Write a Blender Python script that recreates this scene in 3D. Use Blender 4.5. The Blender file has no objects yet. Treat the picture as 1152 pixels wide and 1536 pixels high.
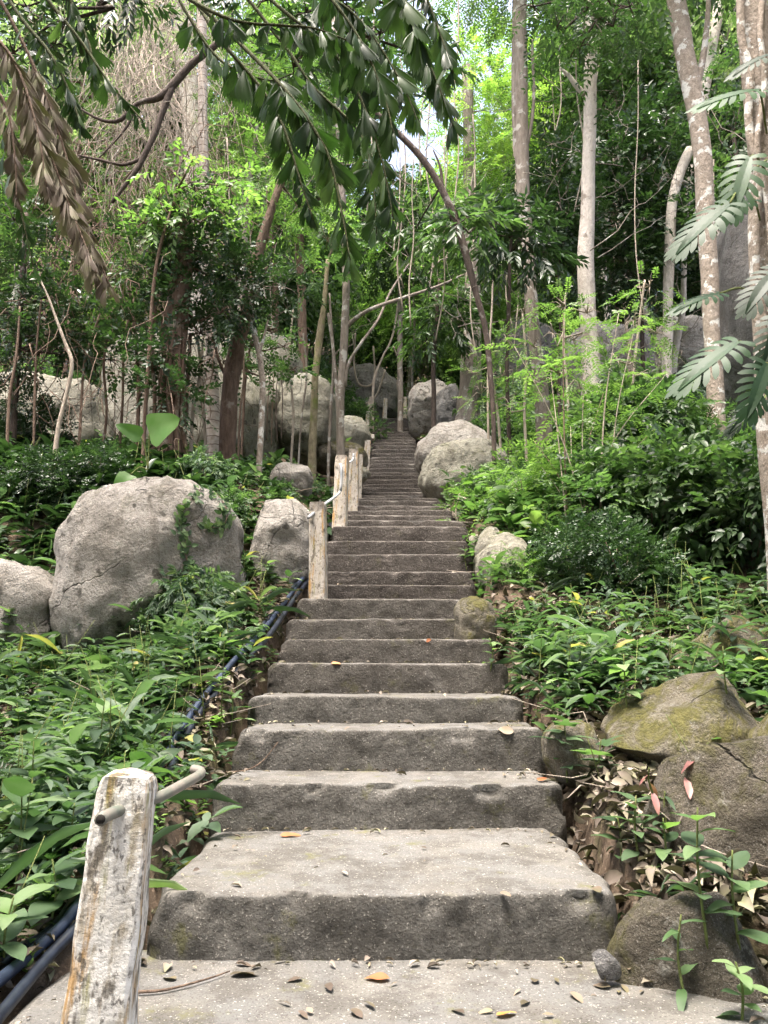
import bpy, bmesh, math, random
import numpy as np
from mathutils import Vector, Matrix, noise

random.seed(7)
rng = np.random.default_rng(7)
R = math.radians
scene = bpy.context.scene
col = scene.collection

# ------------------------------------------------------------------ camera, sky, sun, exposure
CAM_H = 0.922
PITCH = R(10.89)
FPX = 1154.0
cam_d = bpy.data.cameras.new('camera')
cam = bpy.data.objects.new('camera', cam_d)
col.objects.link(cam)
cam.location = (0, 0, CAM_H)
cam.rotation_euler = (R(90) + PITCH, 0, 0)
cam_d.sensor_fit = 'VERTICAL'
cam_d.sensor_height = 36.0
cam_d.lens = 36.0 * FPX / 1536.0
cam_d.clip_start = 0.05
cam_d.clip_end = 1000
scene.camera = cam

SUN_EL, SUN_AZ = R(74), R(215)          # azimuth from +Y, clockwise: behind the photographer, a little to the left
world = bpy.data.worlds.new('World')
scene.world = world
world.use_nodes = True
wn = world.node_tree
wn.nodes.clear()
sky = wn.nodes.new('ShaderNodeTexSky')
sky.sky_type = 'NISHITA'
sky.sun_disc = False
sky.sun_elevation = SUN_EL
sky.sun_rotation = SUN_AZ
sky.dust_density = 9.0
sky.air_density = 1.0
sky.ozone_density = 0.4
bg = wn.nodes.new('ShaderNodeBackground')
bg.inputs['Strength'].default_value = 0.15
wo = wn.nodes.new('ShaderNodeOutputWorld')
wn.links.new(sky.outputs[0], bg.inputs[0])
wn.links.new(bg.outputs[0], wo.inputs[0])
sun_d = bpy.data.lights.new('sun', 'SUN')
sun_d.energy = 1.5
sun_d.angle = R(20)
sun_d.color = (1.0, 0.985, 0.96)
sun = bpy.data.objects.new('sun', sun_d)
col.objects.link(sun)
to_sun = Vector((math.sin(SUN_AZ) * math.cos(SUN_EL), math.cos(SUN_AZ) * math.cos(SUN_EL), math.sin(SUN_EL)))
sun.rotation_euler = to_sun.to_track_quat('Z', 'Y').to_euler()
scene.view_settings.view_transform = 'Standard'
scene.view_settings.look = 'None'
scene.view_settings.exposure = 2.25
scene.view_settings.gamma = 1.0
scene.view_settings.use_curve_mapping = False
cy = scene.cycles
cy.use_denoising = True
cy.max_bounces = 10
cy.diffuse_bounces = 5
cy.glossy_bounces = 2
cy.transmission_bounces = 8
cy.transparent_max_bounces = 4
cy.use_adaptive_sampling = True
cy.adaptive_threshold = 0.015
cy.caustics_reflective = False
cy.caustics_refractive = False

# ------------------------------------------------------------------ small helpers
CP, SP = math.cos(PITCH), math.sin(PITCH)


def ray(px, py):
    cx, cyy = (px - 576) / FPX, (768 - py) / FPX
    return Vector((cx, CP - SP * cyy, SP + CP * cyy))


def P(px, py, d):
    """world point seen at photo pixel (px, py) at forward distance d"""
    r = ray(px, py)
    k = d / r.y
    return Vector((r.x * k, d, CAM_H + r.z * k))


def mpp(d, py=768):
    """metres per photo pixel at forward distance d"""
    r = ray(576, py)
    return d / r.y / FPX


def tag(o, label=None, cat=None, group=None, kind=None):
    if label: o['label'] = label
    if cat: o['category'] = cat
    if group: o['group'] = group
    if kind: o['kind'] = kind
    return o


def link(name, me, mat=None, parent=None):
    o = bpy.data.objects.new(name, me)
    col.objects.link(o)
    if mat is not None and me is not None and not me.materials:
        me.materials.append(mat)
    if parent is not None:
        o.parent = parent
    return o


def empty(name, loc=(0, 0, 0)):
    o = bpy.data.objects.new(name, None)
    o.empty_display_size = 0.1
    o.location = loc
    col.objects.link(o)
    return o


def child(name, me, mat, root):
    """mesh given in world coordinates, parented to an Empty at its base"""
    o = link(name, me, mat, root)
    o.matrix_parent_inverse = Matrix.Translation(-Vector(root.location))
    return o


def mesh_np(name, V, F, rnd=None, smooth=False):
    """V (n,3), F (m,k) all polygons of k corners"""
    V = np.asarray(V, np.float32); F = np.asarray(F, np.int32)
    me = bpy.data.meshes.new(name)
    me.vertices.add(len(V)); me.vertices.foreach_set('co', V.ravel())
    k = F.shape[1]
    me.loops.add(F.size); me.loops.foreach_set('vertex_index', F.ravel())
    me.polygons.add(len(F))
    me.polygons.foreach_set('loop_start', np.arange(0, F.size, k, dtype=np.int32))
    me.polygons.foreach_set('loop_total', np.full(len(F), k, np.int32))
    if smooth:
        me.polygons.foreach_set('use_smooth', np.ones(len(F), bool))
    if rnd is not None:
        a = me.attributes.new('rnd', 'FLOAT', 'POINT')
        a.data.foreach_set('value', np.asarray(rnd, np.float32))
    me.update(calc_edges=True)
    return me


def tube_arrays(pts, rad, sides=6, jag=0.0, seed=0, close=True):
    pts = [Vector(p) for p in pts]
    n = len(pts)
    rad = list(rad) if hasattr(rad, '__len__') else [rad] * n
    V, F = [], []
    t0 = (pts[1] - pts[0]).normalized()
    u = t0.orthogonal().normalized()
    for i, p in enumerate(pts):
        t = (pts[min(i + 1, n - 1)] - pts[max(i - 1, 0)]).normalized()
        u = (u - t * u.dot(t)).normalized()
        v = t.cross(u)
        for s in range(sides):
            a = 2 * math.pi * s / sides
            r = rad[i]
            if jag:
                r *= 1 + jag * noise.noise(Vector((math.cos(a) * 1.3 + seed, math.sin(a) * 1.3, i * .35 + seed)))
            V.append(p + (u * math.cos(a) + v * math.sin(a)) * r)
    for i in range(n - 1):
        for s in range(sides):
            a, b = i * sides + s, i * sides + (s + 1) % sides
            F.append((a, b, b + sides, a + sides))
    if close:
        for base, p in ((0, pts[0]), ((n - 1) * sides, pts[-1])):
            c = len(V); V.append(p)
            for s in range(sides):
                a, b = base + s, base + (s + 1) % sides
                F.append((b, a, c, c) if base == 0 else (a, b, c, c))
    return V, F


def tubes_mesh(name, tubes, sides=6, jag=0.0, smooth=True):
    """tubes: list of (pts, radii); all joined into one mesh"""
    V, F = [], []
    for k, (p, r) in enumerate(tubes):
        v, f = tube_arrays(p, r, sides, jag, seed=k * 3.1)
        o = len(V)
        V += [tuple(x) for x in v]
        for q in f:
            q = tuple(i + o for i in q)
            F.append(q[:3] if q[2] == q[3] else q)
    me = bpy.data.meshes.new(name)
    me.from_pydata(V, [], F)
    if smooth:
        me.polygons.foreach_set('use_smooth', np.ones(len(me.polygons), bool))
    me.update()
    return me


def smooth_path(pts, n=24):
    """Catmull-Rom through tuples of any dimension"""
    A = np.array([list(p) for p in pts], float)
    if len(A) == 2:
        t = np.linspace(0, 1, n)[:, None]
        return A[0] * (1 - t) + A[1] * t
    A = np.vstack([2 * A[0] - A[1], A, 2 * A[-1] - A[-2]])
    out = []
    m = len(A) - 3
    for s in np.linspace(0, m - 1e-6, n):
        i = int(s); t = s - i
        p0, p1, p2, p3 = A[i:i + 4]
        out.append(.5 * ((2 * p1) + (-p0 + p2) * t + (2 * p0 - 5 * p1 + 4 * p2 - p3) * t * t + (-p0 + 3 * p1 - 3 * p2 + p3) * t ** 3))
    return np.array(out)


def sstep(a, b, x):
    t = np.clip((np.asarray(x, float) - a) / (b - a), 0, 1)
    return t * t * (3 - 2 * t)


# ------------------------------------------------------------------ materials
class NT:
    def __init__(s, name):
        s.m = bpy.data.materials.new(name)
        s.m.use_nodes = True
        s.t = s.m.node_tree
        s.t.nodes.clear()
        s.out = s.n('ShaderNodeOutputMaterial')

    def n(s, k, **kw):
        nd = s.t.nodes.new(k)
        for a, b in kw.items():
            setattr(nd, a, b)
        return nd

    def l(s, a, b):
        s.t.links.new(a, b)

    def coord(s, kind='Object'):
        return s.n('ShaderNodeTexCoord').outputs[kind]

    def pos(s):
        return s.n('ShaderNodeNewGeometry').outputs['Position']

    def noise(s, vec, scale, detail=4, rough=.55, dist=0):
        nd = s.n('ShaderNodeTexNoise')
        nd.inputs['Scale'].default_value = scale
        nd.inputs['Detail'].default_value = detail
        nd.inputs['Roughness'].default_value = rough
        nd.inputs['Distortion'].default_value = dist
        s.l(vec, nd.inputs['Vector'])
        return nd.outputs['Fac']

    def scale(s, vec, sc):
        nd = s.n('ShaderNodeMapping')
        nd.inputs['Scale'].default_value = sc
        s.l(vec, nd.inputs['Vector'])
        return nd.outputs[0]

    def ramp(s, fac, stops):
        nd = s.n('ShaderNodeValToRGB')
        e = nd.color_ramp.elements
        while len(e) < len(stops):
            e.new(.5)
        for el, (p, c) in zip(e, stops):
            el.position = p
            el.color = (*c, 1) if len(c) == 3 else c
        s.l(fac, nd.inputs[0])
        return nd.outputs['Color']

    def mask(s, fac, lo, hi):
        nd = s.n('ShaderNodeMapRange')
        nd.interpolation_type = 'SMOOTHSTEP'
        nd.inputs['From Min'].default_value = lo
        nd.inputs['From Max'].default_value = hi
        s.l(fac, nd.inputs['Value'])
        return nd.outputs[0]

    def mix(s, fac, a, b, mode='MIX'):
        nd = s.n('ShaderNodeMix', data_type='RGBA', blend_type=mode)
        for sock, val in ((nd.inputs['Factor'], fac), (nd.inputs['A'], a), (nd.inputs['B'], b)):
            if isinstance(val, (tuple, list)):
                sock.default_value = (*val, 1)
            elif isinstance(val, (int, float)):
                sock.default_value = val
            else:
                s.l(val, sock)
        return nd.outputs['Result']

    def math(s, op, a, b=0.0):
        nd = s.n('ShaderNodeMath', operation=op)
        for sock, val in ((nd.inputs[0], a), (nd.inputs[1], b)):
            if isinstance(val, (int, float)):
                sock.default_value = val
            else:
                s.l(val, sock)
        return nd.outputs[0]

    def bsdf(s, color, rough=.8, spec=.3, bump=None, bstr=.5, bdist=.01):
        b = s.n('ShaderNodeBsdfPrincipled')
        if isinstance(color, (tuple, list)):
            b.inputs['Base Color'].default_value = (*color, 1)
        else:
            s.l(color, b.inputs['Base Color'])
        if isinstance(rough, (int, float)):
            b.inputs['Roughness'].default_value = rough
        else:
            s.l(rough, b.inputs['Roughness'])
        b.inputs['Specular IOR Level'].default_value = spec
        if bump is not None:
            bp = s.n('ShaderNodeBump')
            bp.inputs['Strength'].default_value = bstr
            bp.inputs['Distance'].default_value = bdist
            s.l(bump, bp.inputs['Height'])
            s.l(bp.outputs[0], b.inputs['Normal'])
        return b

    def done(s, sh):
        s.l(sh.outputs[0], s.out.inputs['Surface'])
        return s.m


def leaf_mat(name, stops, rough=.42, trans=.42, tcol=1.5, spec=.5, use_object=False):
    t = NT(name)
    a = t.n('ShaderNodeAttribute', attribute_name='rnd').outputs['Fac']
    oi = t.n('ShaderNodeObjectInfo').outputs['Random']
    if use_object:
        a = oi
    c = t.ramp(a, stops)
    hs = t.n('ShaderNodeHueSaturation')
    t.l(c, hs.inputs['Color'])
    hs.inputs['Saturation'].default_value = .86
    mr = t.n('ShaderNodeMapRange')
    mr.inputs['To Min'].default_value = .8
    mr.inputs['To Max'].default_value = 1.22
    t.l(oi, mr.inputs['Value'])
    t.l(mr.outputs[0], hs.inputs['Value'])
    nz = t.noise(t.pos(), 9.0, 2)
    c2 = t.mix(t.mask(nz, .35, .75), hs.outputs[0], (.75, .9, .6), 'MULTIPLY')
    b = t.bsdf(c2, rough, spec)
    tr = t.n('ShaderNodeBsdfTranslucent')
    t.l(t.mix(1.0, c2, (tcol * .92, tcol * 1.12, tcol * .55), 'MULTIPLY'), tr.inputs['Color'])
    m = t.n('ShaderNodeMixShader')
    m.inputs[0].default_value = trans
    t.l(b.outputs[0], m.inputs[1]); t.l(tr.outputs[0], m.inputs[2])
    return t.done(m)


M = {}
M['leaf_mid'] = leaf_mat('leaf_mid', [(0, (.026, .058, .022)), (.5, (.060, .115, .042)), (1, (.120, .190, .066))])
M['leaf_dark'] = leaf_mat('leaf_dark', [(0, (.014, .034, .013)), (.6, (.030, .066, .024)), (1, (.060, .115, .038))], rough=.33, trans=.25)
M['leaf_bright'] = leaf_mat('leaf_bright', [(0, (.055, .112, .028)), (.5, (.115, .200, .050)), (1, (.200, .290, .080))], trans=.45)
M['leaf_yellow'] = leaf_mat('leaf_yellow', [(0, (.080, .150, .026)), (.5, (.165, .265, .048)), (1, (.285, .360, .080))], trans=.5)
M['leaf_pale'] = leaf_mat('leaf_pale', [(0, (.075, .120, .060)), (.5, (.160, .215, .115)), (1, (.280, .325, .190))], trans=.45)
M['leaf_weed'] = leaf_mat('leaf_weed', [(0, (.036, .070, .044)), (.45, (.078, .132, .080)), (.85, (.155, .215, .130)), (.95, (.20, .25, .12)), (1, (.36, .30, .09))], rough=.55, trans=.38, spec=.35)
M['leaf_palm'] = leaf_mat('leaf_palm', [(0, (.018, .045, .013)), (.6, (.036, .080, .020)), (1, (.070, .125, .032))], rough=.36, trans=.42, spec=.45, use_object=True)
M['leaf_monstera'] = leaf_mat('leaf_monstera', [(0, (.014, .042, .018)), (.6, (.026, .068, .030)), (1, (.045, .095, .045))], rough=.48, trans=.35, spec=.3, use_object=True)
M['leaf_plant'] = leaf_mat('leaf_plant', [(0, (.038, .080, .036)), (.55, (.090, .155, .068)), (1, (.175, .250, .100))], rough=.52, trans=.38, spec=.35, use_object=True)
M['leaf_taro'] = leaf_mat('leaf_taro', [(0, (.065, .17, .02)), (1, (.10, .22, .03))], rough=.45, trans=.45, use_object=True)
M['leaf_red'] = leaf_mat('leaf_red', [(0, (.30, .10, .10)), (1, (.42, .17, .16))], rough=.45, trans=.3, use_object=True)
M['leaf_dead'] = leaf_mat('leaf_dead', [(0, (.13, .095, .080)), (.5, (.24, .19, .16)), (1, (.38, .32, .27))], rough=.75, trans=.12, tcol=1.1, spec=.2, use_object=True)
M['litter'] = leaf_mat('litter', [(0, (.045, .034, .027)), (.45, (.115, .088, .070)), (.8, (.215, .172, .138)), (1, (.36, .30, .24))], rough=.8, trans=.08, tcol=1.1, spec=.2)
M['leaf_orange'] = leaf_mat('leaf_orange', [(0, (.42, .11, .012)), (1, (.48, .16, .015))], rough=.6, trans=.15, tcol=1.1, use_object=True)
M['leaf_tan'] = leaf_mat('leaf_tan', [(0, (.10, .066, .045)), (.5, (.19, .135, .092)), (1, (.28, .21, .145))], rough=.75, trans=.1, tcol=1.1, use_object=True)


def bark(name, c1, c2, patch=None, pscale=6, pl=(.55, .62), stretch=.25, moss=None):
    t = NT(name)
    o = t.pos()
    st = t.scale(o, (1, 1, stretch))
    n1 = t.noise(st, 22, 6, .65)
    c = t.ramp(n1, [(.3, c1), (.7, c2)])
    if patch:
        c = t.mix(t.mask(t.noise(o, pscale, 4, .6), *pl), c, patch)
    if moss:
        c = t.mix(t.mask(t.noise(o, 3.5, 4, .6), .52, .66), c, moss)
    c = t.mix(t.mask(t.noise(o, 55, 3), .62, .75), c, (.45, .42, .4), 'MULTIPLY')
    return t.done(t.bsdf(c, .88, .2, t.math('ADD', t.noise(st, 45, 5, .7), t.math('MULTIPLY', t.noise(st, 14, 5, .7), 2.0)), .9, .025))


M['bark_grey'] = bark('bark_grey', (.15, .125, .10), (.30, .26, .22), (.42, .40, .36), 5)
M['bark_white'] = bark('bark_white', (.42, .37, .32), (.62, .57, .51), (.28, .24, .20), 4, (.58, .66), .5)
M['bark_spot'] = bark('bark_spot', (.22, .18, .14), (.36, .31, .26), (.58, .57, .53), 7, (.55, .60), .6)
M['bark_brown'] = bark('bark_brown', (.085, .055, .040), (.20, .14, .105), (.28, .24, .20), 4, (.62, .7))
M['bark_red'] = bark('bark_red', (.095, .060, .043), (.20, .140, .105), (.30, .26, .21), 5, (.54, .64), .12)
M['bark_dark'] = bark('bark_dark', (.045, .033, .027), (.11, .085, .07), (.20, .18, .16), 6, (.6, .68))
M['bark_moss'] = bark('bark_moss', (.16, .13, .08), (.30, .26, .17), (.38, .37, .30), 7, (.6, .66), .4, (.17, .19, .06))
M['twig_pale'] = bark('twig_pale', (.28, .23, .18), (.46, .40, .33), None)
M['twig_brown'] = bark('twig_brown', (.11, .075, .055), (.22, .16, .12), None)
M['stem_olive'] = bark('stem_olive', (.045, .055, .025), (.10, .11, .05), None)
M['stem_green'] = bark('stem_green', (.10, .14, .04), (.20, .22, .08), None)


def ring_bark():
    t = NT('bark_palm_rings')
    o = t.pos()
    sx = t.n('ShaderNodeSeparateXYZ'); t.l(o, sx.inputs[0])
    w = t.math('FRACT', t.math('ADD', t.math('MULTIPLY', sx.outputs['Z'], 9.0), t.math('MULTIPLY', t.noise(o, 5, 3), .5)))
    c = t.ramp(t.noise(o, 18, 5), [(.3, (.30, .25, .21)), (.7, (.50, .45, .40))])
    c = t.mix(t.mask(w, .82, .95), c, (.14, .10, .08))
    return t.done(t.bsdf(c, .85, .2, w, .5, .02))


M['bark_palm'] = ring_bark()


def rock_mat(name, base=((.25, .22, .185), (.40, .365, .32)), moss=.25, mosscol=(.105, .105, .035), dark=.5, lichen=True, bump=1.0):
    t = NT(name)
    o = t.pos()
    c = t.ramp(t.noise(o, 2.2, 6, .62), [(.3, base[0]), (.7, base[1])])
    # crystals of the granite
    c = t.mix(t.mask(t.noise(o, 150, 3, .7), .50, .66), c, (.50, .48, .46), 'MULTIPLY')
    c = t.mix(t.math('MULTIPLY', t.mask(t.noise(o, 170, 2, .5), .58, .70), .45), c, (.58, .55, .50))
    # rain streaks and algae with ragged edges
    st = t.scale(o, (1, 1, .28))
    c = t.mix(t.math('MULTIPLY', t.mask(t.noise(st, 5.5, 8, .72, .4), .47, .66), dark), c, (.125, .108, .082))
    c = t.mix(t.math('MULTIPLY', t.mask(t.noise(o, 9.0, 7, .72), .54, .64), dark * .85), c, (.085, .078, .062))
    v = t.n('ShaderNodeTexVoronoi'); v.inputs['Scale'].default_value = 7.0
    wob = t.n('ShaderNodeVectorMath', operation='ADD')
    nv = t.n('ShaderNodeTexNoise'); nv.inputs['Scale'].default_value = 14; nv.inputs['Detail'].default_value = 4; t.l(o, nv.inputs['Vector'])
    ml = t.n('ShaderNodeVectorMath', operation='SCALE'); ml.inputs['Scale'].default_value = .10
    t.l(nv.outputs['Color'], ml.inputs[0]); t.l(o, wob.inputs[0]); t.l(ml.outputs[0], wob.inputs[1])
    t.l(wob.outputs[0], v.inputs['Vector'])
    blot = t.math('MULTIPLY', t.mask(v.outputs['Distance'], .30, .20), t.mask(t.noise(o, 3.1, 3), .50, .58))
    c = t.mix(t.math('MULTIPLY', blot, min(1, dark * 1.5)), c, (.075, .07, .058))
    v2 = t.n('ShaderNodeTexVoronoi'); v2.feature = 'DISTANCE_TO_EDGE'; v2.inputs['Scale'].default_value = 1.15
    wob2 = t.n('ShaderNodeVectorMath', operation='ADD'); ml2 = t.n('ShaderNodeVectorMath', operation='SCALE'); ml2.inputs['Scale'].default_value = .55
    nv2 = t.n('ShaderNodeTexNoise'); nv2.inputs['Scale'].default_value = 2.2; nv2.inputs['Detail'].default_value = 6; t.l(o, nv2.inputs['Vector'])
    t.l(nv2.outputs['Color'], ml2.inputs[0]); t.l(o, wob2.inputs[0]); t.l(ml2.outputs[0], wob2.inputs[1]); t.l(wob2.outputs[0], v2.inputs['Vector'])
    crack = t.math('MULTIPLY', t.mask(v2.outputs['Distance'], .010, .001), t.mask(t.noise(o, 1.4, 2), .46, .54))
    c = t.mix(t.math('MULTIPLY', crack, .6), c, (.05, .045, .038))
    if lichen:
        c = t.mix(t.math('MULTIPLY', t.mask(t.noise(o, 11, 7, .74), .57, .66), .55), c, (.47, .46, .41))
    geo = t.n('ShaderNodeNewGeometry')
    sx = t.n('ShaderNodeSeparateXYZ'); t.l(geo.outputs['Normal'], sx.inputs[0])
    up = t.mask(sx.outputs['Z'], -.4, .8)
    nm = t.math('ADD', t.math('MULTIPLY', t.noise(o, 5.0, 8, .72, .5), 1.0), t.math('MULTIPLY', up, .10))
    mm = t.math('MULTIPLY', t.mask(nm, .66 - moss * .26, .78 - moss * .20), min(.9, moss * 1.6))
    mc = t.ramp(t.noise(o, 38, 4, .7), [(.3, tuple(x * .6 for x in mosscol)), (.7, tuple(x * 1.35 for x in mosscol))])
    c = t.mix(mm, c, mc)
    h = t.math('ADD', t.math('ADD', t.noise(o, 55, 6, .72), t.math('MULTIPLY', t.noise(o, 14, 6, .65), 2.2)), t.math('ADD', t.math('MULTIPLY', mm, .5), t.math('MULTIPLY', crack, -2.0)))
    return t.done(t.bsdf(c, .92, .18, h, bump, .05))


M['rock_pale'] = rock_mat('rock_pale', base=((.36, .335, .295), (.52, .49, .45)), moss=.18, dark=.55)
M['rock_green'] = rock_mat('rock_green', ((.33, .315, .25), (.49, .47, .39)), .32, (.19, .19, .10), .5)
M['rock_moss'] = rock_mat('rock_moss', ((.19, .165, .12), (.36, .33, .26)), .62, (.16, .15, .045), .45)
M['rock_brown'] = rock_mat('rock_brown', ((.100, .086, .066), (.205, .182, .145)), .42, (.11, .105, .035), .55)
M['rock_grey'] = rock_mat('rock_grey', ((.16, .155, .15), (.28, .275, .27)), .10, dark=.45, lichen=False)


def concrete(name, lo, hi, moss=.3, lit_dust=(.145, .142, .135), dk=.36):
    t = NT(name)
    o = t.pos()
    geo = t.n('ShaderNodeNewGeometry')
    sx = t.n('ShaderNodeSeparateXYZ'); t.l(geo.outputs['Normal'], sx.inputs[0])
    flat = t.mask(sx.outputs['Z'], .45, .9)          # upward faces painted paler for overhead light, plus dusty treads; algae streaks the risers
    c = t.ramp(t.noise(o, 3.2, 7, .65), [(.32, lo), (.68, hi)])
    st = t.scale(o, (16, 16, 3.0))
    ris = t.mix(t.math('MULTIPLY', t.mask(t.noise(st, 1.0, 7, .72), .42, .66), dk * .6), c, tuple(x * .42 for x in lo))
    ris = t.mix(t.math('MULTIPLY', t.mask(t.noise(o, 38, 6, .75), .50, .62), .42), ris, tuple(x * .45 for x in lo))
    ris = t.mix(t.math('MULTIPLY', t.mask(t.noise(o, 4.2, 6, .7), .58, .66), .55), ris, tuple(x * .9 for x in lit_dust))
    tr = t.mix(t.math('MULTIPLY', t.mask(t.noise(o, 3.6, 8, .70), .42, .58), .9), c, lit_dust)
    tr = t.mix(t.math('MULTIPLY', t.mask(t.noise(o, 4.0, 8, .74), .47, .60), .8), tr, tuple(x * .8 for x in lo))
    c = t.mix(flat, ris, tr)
    c = t.mix(t.mask(t.noise(o, 140, 3, .7), .52, .68), c, (.55, .53, .50), 'MULTIPLY')
    c = t.mix(t.math('MULTIPLY', t.mask(t.noise(o, 120, 2, .5), .62, .72), .5), c, (.55, .52, .46))
    c = t.mix(t.math('MULTIPLY', t.mask(t.noise(o, 5.0, 7, .72), .57, .68), moss), c, (.12, .118, .045))
    h = t.math('ADD', t.math('MULTIPLY', t.noise(o, 85, 5, .75), 1.0), t.math('MULTIPLY', t.noise(o, 30, 5, .65), 1.5))
    b = t.bsdf(c, .92, .15, h, .9, .022)
    for nd in t.t.nodes:
        if nd.bl_idname == 'ShaderNodeBump':
            mr = t.n('ShaderNodeMapRange')
            mr.inputs['To Min'].default_value = 1.0
            mr.inputs['To Max'].default_value = .35
            t.l(flat, mr.inputs['Value']); t.l(mr.outputs[0], nd.inputs['Strength'])
    return t.done(b)


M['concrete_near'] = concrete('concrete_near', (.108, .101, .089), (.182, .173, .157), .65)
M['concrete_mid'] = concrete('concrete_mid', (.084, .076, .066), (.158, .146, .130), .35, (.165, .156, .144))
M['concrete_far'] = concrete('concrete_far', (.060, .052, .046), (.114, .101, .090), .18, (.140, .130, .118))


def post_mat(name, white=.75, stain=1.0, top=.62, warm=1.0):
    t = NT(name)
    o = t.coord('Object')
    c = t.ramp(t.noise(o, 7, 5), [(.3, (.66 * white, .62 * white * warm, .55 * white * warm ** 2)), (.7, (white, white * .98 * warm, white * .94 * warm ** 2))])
    def streak(sc, lo, hi, k, colr, off):
        nonlocal c
        mp = t.n('ShaderNodeMapping')
        mp.inputs['Scale'].default_value = sc
        mp.inputs['Location'].default_value = off
        t.l(o, mp.inputs['Vector'])
        c = t.mix(t.math('MULTIPLY', t.mask(t.noise(mp.outputs[0], 1.0, 6, .62), lo, hi), k * stain), c, colr)
    streak((20, 20, 7), .50, .60, .75, (.36, .30, .21), (0, 0, 0))
    streak((26, 26, 2.6), .54, .64, .9, (.42, .24, .07), (3, 8, 1))
    streak((24, 24, 3.5), .57, .68, .8, (.26, .24, .08), (9, 2, 5))
    streak((17, 17, 9.0), .54, .62, .85, (.12, .105, .085), (5, 5, 9))
    streak((48, 48, 26), .57, .63, .8, (.10, .09, .075), (2, 7, 4))
    sx = t.n('ShaderNodeSeparateXYZ'); t.l(o, sx.inputs[0])
    topm = t.mask(t.math('ADD', sx.outputs['Z'], t.math('MULTIPLY', t.noise(o, 12, 6, .7), .45)), top, top + .2)
    c = t.mix(t.math('MULTIPLY', topm, .85), c, (.13, .11, .09))
    c = t.mix(t.math('MULTIPLY', t.mask(t.noise(o, 24, 6, .75), .56, .64), .6), c, (.10, .088, .072))
    c = t.mix(t.math('MULTIPLY', t.mask(t.noise(o, 45, 4, .7), .62, .68), .7), c, (.70, .70, .67))
    h = t.math('ADD', t.noise(o, 60, 5, .7), t.noise(o, 20, 4))
    return t.done(t.bsdf(c, .85, .25, h, .7, .008))


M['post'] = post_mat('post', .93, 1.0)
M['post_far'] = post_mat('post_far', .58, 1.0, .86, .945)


def plain(name, c1, c2, rough=.5, scale=8, spec=.4, bump=.1):
    t = NT(name)
    o = t.pos()
    c = t.ramp(t.noise(o, scale, 5, .6), [(.35, c1), (.65, c2)])
    return t.done(t.bsdf(c, rough, spec, t.noise(o, scale * 6, 3), bump, .004))


M['pipe_black'] = plain('pipe_black', (.008, .010, .016), (.022, .028, .042), .38, 14)
M['pipe_blue'] = plain('pipe_blue', (.012, .018, .036), (.035, .050, .085), .45, 14)
M['pipe_grey'] = plain('pipe_grey', (.22, .24, .25), (.40, .40, .41), .5, 11)
M['pipe_green'] = plain('pipe_green', (.13, .15, .12), (.26, .22, .19), .5, 9)
M['hollow'] = plain('hollow', (.012, .010, .008), (.03, .025, .02), .9, 20)  # near-black that paints the shade inside the pipe end


def ground_mat():
    t = NT('soil')
    o = t.pos()
    c = t.ramp(t.noise(o, 4.5, 6, .65), [(.3, (.055, .040, .028)), (.7, (.135, .100, .072))])
    c = t.mix(t.mask(t.noise(o, 30, 4, .7), .55, .7), c, (.20, .15, .11))
    c = t.mix(t.math('MULTIPLY', t.mask(t.noise(o, 2.0, 4), .52, .66), .6), c, (.045, .06, .018))
    return t.done(t.bsdf(c, .95, .1, t.noise(o, 25, 6, .7), .8, .03))


M['soil'] = ground_mat()

# ------------------------------------------------------------------ staircase profile, measured from the photograph
# each step: (forward distance of its riser, photo row of its nosing, left and right photo columns of the riser)
STEPS = [
    (2.63, 1342, 222, 932), (3.59, 1177, 318, 848), (4.05, 1094, 350, 818), (4.48, 1045, 375, 785),
    (4.95, 995, 400, 762), (5.35, 959, 418, 742), (5.75, 928, 430, 730), (6.10, 898, 444, 722),
    (6.42, 877, 462, 714), (6.72, 857, 472, 711), (7.02, 831, 484, 708), (7.30, 811, 490, 705),
    (7.60, 789, 496, 704), (8.10, 780, 505, 698), (8.60, 772.5, 508, 690), (9.20, 765, 512, 684),
    (9.70, 758, 517, 676), (10.2, 750.5, 522, 668), (10.8, 746.5, 527, 664), (11.4, 742.8, 531, 660),
    (11.9, 738, 535, 655), (12.3, 731.4, 538, 648), (12.8, 725.6, 541, 642), (13.2, 719, 543, 637),
    (13.5, 712.5, 545, 634), (14.0, 708.4, 547, 632), (14.3, 701.8, 549, 631), (14.6, 695, 551, 630),
    (15.0, 690, 552, 630), (15.3, 685, 553, 629), (15.7, 680, 554, 628), (15.95, 673.5, 555, 627),
    (16.3, 668, 556, 626), (16.6, 663.6, 556, 625), (16.9, 659, 556, 624), (17.2, 655, 556, 623),
    (17.6, 651, 556, 621), (17.9, 647, 557, 619), (18.2, 643.5, 557, 618), (18.6, 640.7, 557, 616),
    (18.9, 637, 558, 615), (19.2, 633, 558, 614), (19.5, 627, 558, 613),
]
SD = [s[0] for s in STEPS]
SZ = [P(576, s[1], s[0]).z for s in STEPS]
SXL = [P(s[2], s[1], s[0]).x for s in STEPS]
SXR = [P(s[3], s[1], s[0]).x for s in STEPS]
_py = [-40, -8, 0.4] + [1.6] + [2.3] + [d + .1 for d in SD] + [22.0, 30, 60, 80]
_pz = [-7.5, -3.6, -.75] + [-.15] + [0.0] + [z - .02 for z in SZ]
_pz += [SZ[-1] + .5, SZ[-1] + 3.8, SZ[-1] + 18.5, SZ[-1] + 27]


def S(y):
    return np.interp(y, _py, _pz)


def Ssm(y):
    y = np.asarray(y, float)
    return sum(S(y + k) for k in (-.5, -.25, 0, .25, .5)) / 5


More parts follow.
